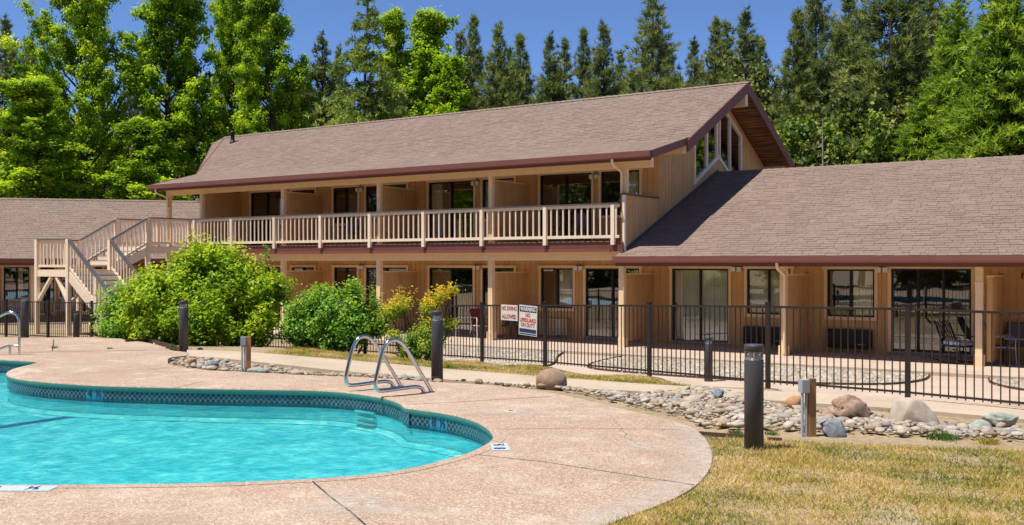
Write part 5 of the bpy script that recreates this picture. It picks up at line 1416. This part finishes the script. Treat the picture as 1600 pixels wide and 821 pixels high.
def pine_meshes(seed, H, Rad, mat, lo=.08, whorl=.42, blade=.30, wid=.05, nb=11, dens=1.0, up=.5, droop=0.0, taper=.85, bar_n=6, gap=.0):
    """whorled conifer: limbs with brushes of needles"""
    r = np.random.default_rng(seed); tr = MB()
    tr.tube([(0, 0, h) for h in np.linspace(-.6, H, 8)], [max(.02, .0125*H*(1 - h/H) + .015) for h in np.linspace(0, H, 8)], 7)
    Cs = []; Ds = []; Ts = []; h = lo*H
    while h < H*.985:
        f = (h - lo*H) / (H*(1 - lo)); R_ = Rad * (1 - f)**taper * min(1, .6 + f*2.0)
        nbh = bar_n if R_ > .6 else 4
        for q in range(nbh):
            if r.uniform() < gap: continue
            an = r.uniform(0, 6.28); L = max(.10, R_*r.uniform(.7, 1.15)); d = np.array([math.cos(an), math.sin(an), 0]); z0 = h + r.uniform(-.2, .2)
            slope = up*(.25 + f) - droop; p1 = np.array([0, 0, z0]) + d*L + np.array([0, 0, L*slope*.55])
            if L > .9: tr.tube([(0, 0, z0), tuple(np.array([0, 0, z0]) + d*L*.5 + np.array([0, 0, L*slope*.2])), tuple(p1)], [.012 + .012*L, .01 + .006*L, .006], 4, cap=False)
            m_ = max(2, int(L*4.2*dens)); tone_b = r.normal(0, .1)
            for k in range(m_):
                t = .22 + .82*(k + r.uniform(0, 1))/m_; c = np.array([0, 0, z0]) + d*L*t + np.array([0, 0, L*slope*.55*t*t - droop*.5*L*t*t]); sp = .10 + .16*L*(1 - abs(t - .6))
                c = c + r.normal(0, 1, 3)*np.array([sp, sp, .09]); n = nb
                D = d*.5 + r.normal(0, .5, (n, 3)) + np.array([0, 0, .5 + up*.35 - droop]); Cs.append(np.repeat(c[None], n, 0) + r.normal(0, .06, (n, 3))); Ds.append(D)
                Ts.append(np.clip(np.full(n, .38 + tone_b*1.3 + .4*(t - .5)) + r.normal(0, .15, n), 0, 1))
        h += whorl*r.uniform(.75, 1.25)*(1 - .35*f)
    C = np.concatenate(Cs); D = np.concatenate(Ds); T_ = np.concatenate(Ts)
    V, F = blades(C, D, blade*r.uniform(.7, 1.4, len(C)), wid*r.uniform(.7, 1.3, len(C)), r)
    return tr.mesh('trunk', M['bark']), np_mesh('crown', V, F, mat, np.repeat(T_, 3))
GROUPS = {'gum': 'broadleaf trees behind the far wing', 'pine': 'pines on the hillside behind the motel', 'other': None}
def tree(name, label, cat, meshes, px, d, ytop, wscale=1.0, H0=20.0, group=None, rz=None, xy=None):
    x, y = at_depth(px, d) if xy is None else xy
    zb = tz(x, y); zt = CAMZ + (411 - ytop) * d / FOC if xy is None else zb + ytop
    k = (zt - zb) / H0
    o = thing(name, label, cat, (x, y, zb - .05), rnd.uniform(0, 6.28) if rz is None else rz, group, world=False)
    o.scale = (k*wscale*rnd.uniform(.9, 1.1), k*wscale*rnd.uniform(.9, 1.1), k); o.rotation_euler.x = rnd.gauss(0, .018); o.rotation_euler.y = rnd.gauss(0, .018)
    for nm, me in zip(('trunk', 'crown'), meshes): 
        c = bpy.data.objects.new(nm, me); COL.objects.link(c); c.parent = o
    return o
gumA = gum_meshes(1, 22, 4.3, .08, 90, 1300, .185); gumB = gum_meshes(2, 22, 3.3, .10, 84, 1300, .185); gumC = gum_meshes(5, 18, 2.1, .10, 64, 1150, .175)
PK = dict(blade=.40, wid=.062, nb=20)
P1 = pine_meshes(11, 20, 4.7, M['needle'], up=.6, gap=.05, whorl=.42, taper=1.0, dens=.95, **PK); P2 = pine_meshes(12, 20, 3.9, M['needle'], whorl=.45, up=.8, gap=.05, taper=.95, dens=1.0, **PK); P3_ = pine_meshes(13, 20, 5.0, M['needle'], whorl=.46, gap=.14, taper=.9, up=.5, dens=.9, **PK); P4 = pine_meshes(14, 20, 2.9, M['needle'], whorl=.45, up=.9, gap=.1, taper=.95, dens=1.0, **PK)
PG = pine_meshes(15, 20, 5, M['needle_grey'], whorl=.55, blade=.45, wid=.11)
CD = pine_meshes(16, 18, 4.2, M['cedar'], lo=.03, whorl=.34, blade=.34, wid=.09, nb=11, up=.3, droop=.25, taper=.75, bar_n=8, dens=1.15)
OL = pine_meshes(17, 16, 3.0, M['olive'], lo=.05, whorl=.36, blade=.3, wid=.08, nb=10, up=.6, taper=.8, bar_n=7)
DEO = pine_meshes(18, 18, 6.8, M['deodar'], lo=.05, whorl=.95, blade=.24, wid=.07, nb=18, up=.1, droop=.40, taper=1.0, bar_n=6, dens=2.6)

G1 = GROUPS['gum']; G2 = GROUPS['pine']
tree('broadleaf_tree', 'tall bright green broadleaf tree with dark trunk at far left, above the far wing', 'tree', gumA, 132, 60, -75, .78, 22, G1, .5)
tree('broadleaf_tree', 'tall broadleaf tree left of the lodge roof end, second from the left', 'tree', gumB, 278, 62, -70, .95, 22, G1, 2.0)
tree('broadleaf_tree', 'tall broadleaf tree rising right behind the left end of the lodge roof', 'tree', gumA, 352, 66, -40, .55, 22, G1, 3.3)
tree('broadleaf_tree', 'tall broadleaf tree overhanging the lodge roof, right of the vent pipe', 'tree', gumB, 430, 60, -45, .80, 22, G1, 4.4)
tree('broadleaf_tree', 'low yellow green broadleaf tree at the left edge above the far wing roof', 'tree', gumC, 66, 55, 122, 1.6, 18, G1, 1.2)
tree('broadleaf_tree', 'small light green tree between the two tall trees above the far wing', 'tree', gumC, 236, 56, 185, 1.6, 18, G1, 5.2)
tree('broadleaf_tree', 'slender light green tree just right of the deodar cedar', 'tree', gumC, 612, 66, 14, .82, 18, G1, .3)
tree('broadleaf_tree', 'wider light green tree above the middle of the lodge ridge', 'tree', gumC, 664, 66, 14, 1.12, 18, G1, 2.9)
tree('broadleaf_tree', 'small round light green tree at the lodge ridge left of the first pines', 'tree', gumC, 700, 64, 85, 1.1, 18, G1, 4.0)
tree('deodar_cedar', 'deodar cedar with drooping tiers and bare spire above the lodge ridge', 'tree', DEO, 558, 50, -18, 1.0, 18, None, 1.0)
tree('olive_conifer', 'olive green cone shaped conifer left of the deodar cedar', 'tree', OL, 504, 68, 52, .95, 16, None)
tree('olive_conifer', 'dark conifer with yellow green tip left of the first slim pine', 'tree', OL, 712, 70, 48, .8, 16, None)
tree('grey_pine', 'grey green pine far off between the tall broadleaf trees', 'tree', PG, 212, 100, 108, 1.0, 20, None)
pines = [
 (8, 78, 25, P1, 1.0, 'dark pine at the left edge of the picture'), (40, 84, 58, P4, 1.4, 'slim dark pine second from the left edge'), (66, 82, 50, P3_, .8, 'loose dark pine left of the first tall broadleaf tree'),
 (470, 85, 100, P2, 1.0, 'dark pine behind the olive conifer, left of the deodar'), (535, 88, 70, P1, .8, 'dark pine half hidden behind the deodar cedar'),
 (731, 84, 20, P2, .85, 'slim pine with pointed top, first of the row right of the broadleaf trees'), (771, 76, 33, P1, .95, 'dense pine in the row, right of the slim pointed one'), (797, 92, 75, P4, 1.2, 'low pine in the gap right of the dense pine'),
 (820, 84, 50, P2, 1.05, 'medium pine of a close trio, leftmost of the three'), (856, 82, 49, P1, .8, 'medium pine of a close trio, middle one'), (883, 88, 57, P4, 1.2, 'thin low topped pine of a close trio, rightmost one'),
 (911, 82, 42, P2, .9, 'pine left of the one with a forked looking top, mid ridge'), (944, 78, 30, P1, 1.0, 'broad pine next left of the tallest central pine'), (968, 95, 80, P4, 1.2, 'low pine squeezed against the tallest central pine'),
 (1015, 72, -14, P3_, 1.02, 'tallest central pine above the lodge ridge'), (1046, 90, 70, P2, 1.0, 'low pine right of the tallest central pine'), (1090, 86, 58, P1, 1.0, 'pine at the right slope of the sky gap, left of the gable'),
 (1117, 82, 20, P2, 1.0, 'pine with a fine top directly left of the gable peak'), (1140, 88, 33, P4, 1.3, 'thin pine between two larger pines above the gable peak'), (1166, 80, 14, P1, 1.0, 'dark pine standing over the gable peak'), (1192, 92, 52, P2, 1.0, 'lower pine right of the gable peak'),
 (1238, 66, 12, P2, 1.0, 'pale pine right of the gable, left of the tall bare trunked pine'), (1277, 72, -60, P3_, .75, 'tall pine with bare trunk standing right of the gable'), (1262, 95, 60, P1, 1.0, 'far pine low between the gable and the bare trunk'),
 (1322, 74, -20, P1, 1.0, 'pine next left of the massive right hand pine'), (1392, 62, -95, P3_, 1.25, 'massive pine above the wing roof with dark trunk showing'), (1350, 86, 10, P2, 1.1, 'pine behind the massive pine, to its left'), (1448, 84, -40, P2, 1.2, 'pine behind the bright cedars at right'), (1420, 96, 0, P1, 1.2, 'far pine filling the gap right of the massive pine'),
 (1300, 98, 40, P2, 1.2, 'far pine behind the pale snag'), (1570, 88, -60, P1, 1.2, 'tall pine behind the last bright cedar at the right edge')]
for (px, d, yt, me, ws, lab) in pines: tree('pine_tree', lab, 'tree', me, px, d, yt, ws, 20, G2)
tree('bright_cedar', 'bright green feathery cedar above the wing roof, left of two', 'tree', CD, 1492, 58, -8, 1.0, 18, 'bright cedars at right', .4)
tree('bright_cedar', 'larger bright green feathery cedar at the right edge', 'tree', CD, 1562, 52, -45, 1.1, 18, 'bright cedars at right', 2.2)
tree('bright_cedar', 'young bright cedar in front of the massive pine at the wing ridge', 'tree', CD, 1440, 56, 150, 1.5, 18, 'bright cedars at right', 3.4)
# low trees along the ridge line that close the view between trunks
def shrub_tree(seed): return gum_meshes(seed, 6, 3.0, .02, 26, 420, .2, M['olive'] if seed % 2 else M['understory'])
LOWT = [shrub_tree(31), shrub_tree(32)]; OL_S = pine_meshes(19, 6, 2.6, M['needle'], lo=.03, whorl=.36, blade=.34, wid=.09, nb=12, up=.7)
low_list = [(20, 66, 225, 1, 'dark shrub mass behind the far wing at the left edge'), (150, 70, 225, 1, 'low leafy tree under the first tall broadleaf tree'), (225, 68, 215, 0, 'low leafy tree at the foot of the second tall tree'), (330, 74, 190, 1, 'low leafy tree behind the left tip of the lodge roof'),
 (455, 70, 172, 0, 'low green tree behind the ridge, left of the deodar skirt'), (640, 76, 150, 0, 'low olive tree behind the ridge under the light green trees'), (745, 78, 141, 1, 'low olive tree at the ridge under the slim pine'), (800, 82, 109, 0, 'low green tree at the ridge left of the pine trio'),
 (870, 84, 127, 1, 'low olive tree at the ridge under the pine trio'), (930, 80, 130, 0, 'low green tree at the ridge under the broad pine'), (985, 82, 117, 1, 'low olive tree at the ridge by the tallest pine'), (1060, 84, 120, 0, 'low green tree at the ridge in the sky gap'), (1130, 84, 100, 1, 'low olive tree at the ridge near the gable peak'),
 (1205, 70, 150, 0, 'low green tree right of the gable barge board'), (1255, 62, 195, 1, 'low green tree at the wing ridge beside the gable'), (1320, 60, 208, 0, 'light green shrub above the wing ridge right of the snag'), (1368, 58, 205, 1, 'olive shrub above the wing ridge under the massive pine'), (1425, 60, 195, 0, 'light green shrub above the wing ridge left of the cedars'),
 (1490, 70, 150, 1, 'dark low tree behind the two bright cedars'), (1590, 62, 170, 0, 'light green shrub at the right edge above the wing ridge')]
for (px, d, yt, k, lab) in low_list:
    x, y = at_depth(px, d); zb = tz(x, y); zt = CAMZ + (411 - yt)*d/FOC; hh = 6.0
    o = thing('low_tree', lab, 'tree', (x, y, zb - .05), rnd.uniform(0, 6), 'low trees along the ridge line', world=False)
    kk = (zt - zb)/6.0; o.scale = (max(1.1, kk*.75), max(1.1, kk*.75), kk)
    for nm, me in zip(('trunk', 'crown'), OL_S if 740 < px < 1140 else LOWT[k]): c = bpy.data.objects.new(nm, me); COL.objects.link(c); c.parent = o
# bare pale snag
x, y = at_depth(1285, 57); zb = tz(x, y); o = thing('dead_snag', 'thin pale dead tree standing above the wing ridge', 'dead tree', (x, y, zb), 0, world=False)
hh = CAMZ + (411 - 186)*57/FOC - zb; m = MB(); m.tube([(0, 0, -.3), (.05, 0, hh*.6), (0, 0, hh)], [.12, .08, .02], 7); m.build('trunk', M['greybark'], o)
m = MB()
for q in range(16):
    h = hh*(.45 + .53*q/16); an = q*2.4; m.tube([(0, 0, h), (.35*math.cos(an)*(1.3 - q/16), .35*math.sin(an)*(1.3 - q/16), h + .12)], [.016, .006], 4)
m.build('twigs', M['greybark'], o)
a_ = at_depth(1236, 46); b_ = at_depth(1480, 50)
m = MB(); m.tube([(a_[0] + (b_[0]-a_[0])*t/12, a_[1] + (b_[1]-a_[1])*t/12, CAMZ + (411 - (262 - 26*t/12))*(46 + 4*t/12)/FOC - .5*math.sin(math.pi*t/12)) for t in range(13)], .018, 6)
tag(m.build('utility_cable', M['black'], None, (a_[0], a_[1], 6.0)), 'thin dark cable hanging above the wing ridge right of the gable', 'cable')
# trees on the other side of the pool, mirrored in the glass
for i, (x, y, h, me) in enumerate([(-2, -22, 17, P1), (6, -20, 16, CD), (13, -16, 17, gumB), (20, -10, 15, P1), (-10, -24, 17, gumA), (-20, -22, 17, P2), (26, -2, 15, CD), (-30, -20, 16, gumB), (-38, -14, 16, P1),
        (2, -17, 7, LOWT[0]), (8.5, -15, 7, LOWT[1]), (15, -11, 7.5, LOWT[0]), (-6, -19, 8, LOWT[1]), (-15, -19, 8, LOWT[0]), (-25, -18, 8, LOWT[1]), (21, -5, 7, LOWT[1]), (24, 3, 7, LOWT[0]), (-35, -9, 8, LOWT[0]), (-46, -10, 16, gumB), (-52, -16, 17, CD), (-45, -21, 17, gumA), (-59, -10, 16, P1), (-56, -24, 18, CD), (10, -24, 17, gumA), (-15, -28, 18, CD), (17, -19, 17, P2)]):
    H0 = {id(P1): 20, id(P2): 20, id(P3_): 20, id(CD): 18, id(gumA): 22, id(gumB): 22, id(gumC): 18, id(LOWT[0]): 6, id(LOWT[1]): 6}[id(me)]
    tree('poolside_tree', 'tree across the pool, seen only as a reflection in the door glass', 'tree', me, 0, 0, h, 1.2, H0, 'trees across the pool', xy=(x, y))
for px, d, yt, me, H0 in ((1680, 54, -20, CD, 18), (1790, 56, -10, P1, 20), (1880, 52, 20, CD, 18), (1740, 64, -40, P2, 20)):
    tree('hillside_tree', 'tree on the slope beyond the right edge, mirrored in the gable windows', 'tree', me, px, d, yt, 1.1, H0, 'trees beyond the right edge')

# ------------------------------------------------------------------ bushes
def bush(name, label, lumps, base, mat, n, leaf, tone0=.45, seed=1, clus=60, stems=9, upn=.5, zt=None):
    """lumps: (centre, radii) in metres from base; leaves sit in small sprigs on the lumps' shells"""
    r = np.random.default_rng(seed); o = thing(name, label, 'bush', base, 0, world=False)
    area = np.array([l[1][0]*l[1][1] + l[1][0]*l[1][2] + l[1][1]*l[1][2] for l in lumps]); area = area/area.sum()
    Cs = []; Ns = []; Ts = []
    for (c, rd), w in zip(lumps, area):
        k = max(3, int(n*w/clus)); u = sph(k, r); rr = r.uniform(.35, 1.05, k)**.5; lt = r.normal(0, .06)
        sc = np.array(c) + u*rr[:, None]*np.array(rd); keep = (sc[:, 2] > .05) & ((np.sin(sc[:, 0]*6.1 + seed) + np.sin(sc[:, 1]*5.3 + 2*seed) + np.sin(sc[:, 2]*7.7 + 3*seed)) > -.95)
        sh = (r.uniform(0, 1, k) < .05) & (u[:, 2] > .1); sc = sc + sh[:, None]*(u*.12 + np.array([0, 0, .12])); sc = sc[keep]; u = u[keep]; rr = rr[keep]
        for p, uu, q in zip(sc, u, rr):
            ax = uu*.8 + np.array([0, 0, .8]) + r.normal(0, .3, 3); ax /= np.linalg.norm(ax); t = r.uniform(-.7, .7, clus)
            C = p + ax*t[:, None]*leaf*3.4 + r.normal(0, leaf*.75, (clus, 3))
            Cs.append(C); Ns.append(ax*.35 + uu*.4 + r.normal(0, .6, (clus, 3)) + np.array([0, 0, upn]))
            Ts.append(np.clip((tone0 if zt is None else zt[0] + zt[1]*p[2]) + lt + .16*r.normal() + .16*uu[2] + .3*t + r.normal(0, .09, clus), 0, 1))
    C = np.concatenate(Cs); N = np.concatenate(Ns); T_ = np.concatenate(Ts); V, F = leaves(C, N, leaf*r.uniform(.75, 1.3, len(C)), leaf*.5*r.uniform(.75, 1.25, len(C)), .22, r)
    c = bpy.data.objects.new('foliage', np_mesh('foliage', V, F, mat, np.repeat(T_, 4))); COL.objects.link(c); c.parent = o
    for i in range(stems):
        l = lumps[i % len(lumps)]; e = np.array(l[0]) + r.normal(0, .15, 3); s0 = np.array([e[0]*.35, e[1]*.35, -.1]); md = (s0 + e)/2 + r.normal(0, .08, 3)
        m = MB(); m.tube([tuple(s0), tuple(md), tuple(e)], [.028, .02, .008], 6); m.build('stem', M['bark'], o)
    return o
def lump_px(px, py, d, rx, ry, rz_, base):       # a lump centred on a photo point at depth d (metres), relative to base
    x, y = at_depth(px, d); z = CAMZ + (411 - py)*d/FOC; return ((x - base[0], y - base[1], z - base[2]), (rx*.86, ry*.86, rz_*.82))
B1 = (*at_depth(320, 22.3), .25)
L1_ = [(325,440,22.3,1.05,.95,.85),(262,465,22.2,.85,.8,.75),(390,455,22.4,.75,.75,.65),(230,497,22.0,.7,.6,.5),(300,500,21.8,1.0,.7,.7),(370,500,22.0,.9,.75,.65),(420,470,22.5,.42,.5,.6),(425,440,22.5,.30,.35,.42),(330,398,22.4,.48,.45,.42),(285,405,22.3,.32,.35,.36),(350,410,22.4,.35,.4,.4),(250,440,22.2,.42,.4,.35),(392,425,22.4,.3,.35,.35),(335,382,22.4,.2,.2,.16),(300,388,22.4,.14,.14,.16),(408,408,22.5,.13,.15,.2),(262,405,22.3,.14,.14,.2),(440,455,22.5,.18,.2,.3),(330,530,21.8,1.0,.6,.35),(250,520,22.0,.7,.5,.35),(400,522,22.1,.4,.5,.3),(310,372,22.4,.10,.1,.12),(322,390,22.4,.16,.16,.2),(362,392,22.4,.12,.14,.18),(430,420,22.5,.14,.15,.2),(240,425,22.2,.15,.15,.18),(215,455,22.1,.2,.2,.25),(445,440,22.5,.12,.12,.16),(380,408,22.4,.14,.14,.18),(276,392,22.3,.12,.12,.16)]
bush('lime_bush', 'big lime green bush in front of the staircase foot and balcony', [lump_px(q[0], q[1] + max(0, min(14, (470 - q[1])*.25)), *q[2:], B1) for q in L1_], B1, M['bush1'], 42000, .105, .55, 3, 40, 14)
B0 = (*at_depth(200, 23.0), .1)
bush('pale_bush', 'small paler bush at the stair foot left of the lime green bush', [lump_px(*q, B0) for q in [(205,470,23.2,.45,.45,.4),(180,500,23.0,.4,.4,.4),(225,500,22.8,.5,.45,.45),(190,515,22.8,.6,.5,.22),(170,462,23.2,.14,.2,.2)]], B0, M['bush2'], 9000, .085, .5, 8, 40, 6)
B2 = (*at_depth(520, 22.0), .3)
bush('green_bush', 'dense glossy green bush in the middle, left of the yellow shrub', [lump_px(q[0], q[1] + max(0, min(10, (505 - q[1])*.25)), *q[2:], B2) for q in [(515,495,22.0,.78,.75,.72),(475,515,22.0,.45,.55,.5),(555,500,21.9,.6,.6,.62),(500,470,22.1,.42,.42,.38),(548,452,22.0,.2,.22,.26),(508,455,22.1,.25,.25,.22),(585,500,21.9,.35,.4,.45),(520,525,21.8,.9,.6,.35),(470,490,22.0,.25,.3,.3),(598,475,21.9,.14,.16,.2)]], B2, M['bush2'], 32000, .082, .47, 5, 42, 10)
B3 = (*at_depth(655, 20.6), .42)
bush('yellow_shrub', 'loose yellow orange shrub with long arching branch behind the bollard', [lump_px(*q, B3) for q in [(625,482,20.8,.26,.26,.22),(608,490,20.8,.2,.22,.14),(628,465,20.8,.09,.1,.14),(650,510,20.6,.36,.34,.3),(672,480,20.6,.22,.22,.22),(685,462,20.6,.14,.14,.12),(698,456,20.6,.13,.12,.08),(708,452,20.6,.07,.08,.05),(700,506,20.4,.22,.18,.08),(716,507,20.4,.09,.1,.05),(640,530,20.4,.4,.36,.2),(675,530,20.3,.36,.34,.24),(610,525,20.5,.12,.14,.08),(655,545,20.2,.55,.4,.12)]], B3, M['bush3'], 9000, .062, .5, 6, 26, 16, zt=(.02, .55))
# ------------------------------------------------------------------ grass
def grass(name, label, poly, dens, zfun, hmin, hmax, w, tone_f, lean=.6, seed=1, mat=None):
    r = np.random.default_rng(seed); xs = [p[0] for p in poly]; ys = [p[1] for p in poly]
    n = int((max(xs)-min(xs))*(max(ys)-min(ys))*dens); X = r.uniform(min(xs), max(xs), n); Y = r.uniform(min(ys), max(ys), n)
    ok = inside(poly, X, Y); X = X[ok]; Y = Y[ok]
    def patch(X, Y, f, s): return (np.sin(X*f + s) + np.sin(Y*f*1.3 + 2*s) + np.sin((X+Y)*f*.7 + s*3) + np.sin((X-1.7*Y)*f*1.9 + s))/4
    den = .56 + .34*patch(X, Y, 2.3, 1.0) + .38*patch(X, Y, 7.0, 3.3); ok = r.uniform(0, 1, len(X)) < den; X = X[ok]; Y = Y[ok]; n = len(X)
    C = np.stack([X, Y, zfun(X, Y) - .004], -1); D = np.stack([r.normal(0, lean, n), r.normal(0, lean, n), np.ones(n)], -1)
    V, F = blades(C, D, r.uniform(hmin, hmax, n)*(1 + .4*patch(X, Y, 3.1, 5.0)), w*r.uniform(.6, 1.4, n), r)
    T_ = np.clip(tone_f + .3*patch(X, Y, 1.9, .4) + .42*patch(X, Y, 6.3, 2.2) + .25*patch(X, Y, 17.0, 1.1) + r.normal(0, .17, n), 0, 1)
    o = link(name, np_mesh(name, V, F, mat or M['grass'], np.repeat(T_, 3)), None); tag(o, label, None, None, 'stuff'); return o
lawn = [(p[0], p[1]) for p in lawn_edge] + [(3.2, 6.5), (1.5, 2.5), (-1.6, 3.2)] + [p for p in deck_edge if depth_of(*p) < 9.75 and p[0] > -5.2][::-1]
lw = [p for p in deck_edge if 4.8 < depth_of(*p) < 9.9]
ic = min(range(len(deck_edge)), key=lambda i: (deck_edge[i][0]-lawn_edge[0][0])**2 + (deck_edge[i][1]-lawn_edge[0][1])**2)
lawn = lawn_edge + [(9.5, 5.0), (4.0, 1.0), (-1.8, 2.6)] + deck_edge[ic:][::-1]
grass('lawn_grass', 'dry yellow green lawn in the right foreground', lawn, 7600, lambda X, Y: terrain(X, Y), .02, .065, .0075, .46, .8, 3)
gs = [(p[0], p[1]) for p in pu[2:8]]; gf = [(x, y) for x, y, z in fence_pts[7:12]]
strip_poly = gs + gf
grass('verge_grass', 'dry grass strip between the path and the fence', strip_poly, 2600, lambda X, Y: terrain(X, Y), .03, .075, .010, .5, .8, 5)
def tuft(label, px, py, z, n, h, mat, seed, spread=.05):
    r = np.random.default_rng(seed); g = gp(px, py, z); C = np.stack([r.normal(0, spread, n), r.normal(0, spread*.8, n), np.zeros(n) - .01], -1)
    D = np.stack([r.normal(0, .5, n), r.normal(0, .5, n), np.ones(n)], -1); V, F = blades(C, D, h*r.uniform(.5, 1.2, n), .010*r.uniform(.6, 1.4, n), r)
    o = link('grass_tuft', np_mesh('grass_tuft', V, F, mat, np.repeat(np.clip(r.normal(.45, .2, n), 0, 1), 3)), None, (g[0], g[1], tz(*g) if z < .69 else z)); tag(o, label, 'grass tuft', 'weeds and grass tufts')
for q, (px, py, z, n, h, k, lab, spd) in enumerate([(1470, 690, .64, 260, .13, 'weed', 'green grass tuft at the lawn edge below the pale boulder', .07), (1545, 696, .65, 260, .09, 'grass', 'dry grass tuft at the lawn edge beside the grey stone', .055), (1150, 678, .66, 160, .06, 'weed', 'green weed in the cobbles by the edging board', .04), (1270, 634, .54, 120, .05, 'grass', 'dry tuft behind the service post', .06),
    (84, 545, .70, 70, .09, 'weed', 'weed growing in the deck joint near the handrail', .04), (171, 546, .70, 60, .06, 'weed', 'small weed in the deck joint in front of the stairs', .05), (270, 545, .70, 90, .10, 'weed', 'weed beside the bollard at the bush foot', .06), (700, 575, .52, 200, .12, 'weed', 'green weeds at the fence foot right of the yellow shrub', .10),
    (1390, 638, .53, 120, .05, 'grass', 'dry tuft at the path edge between the two boulders', .06), (1330, 622, .52, 200, .05, 'grass', 'dry grass under the fence left of the fence post', .09), (1440, 624, .53, 120, .04, 'grass', 'dry grass under the fence by the middle post', .09), (1205, 680, .66, 120, .06, 'weed', 'weed between cobbles right of the tall bollard', .04)]):
    tuft(lab, px, py, z, n, h, M[k], 70 + q, spd)
print('tris', sum(len(m.polygons) for m in bpy.data.meshes))
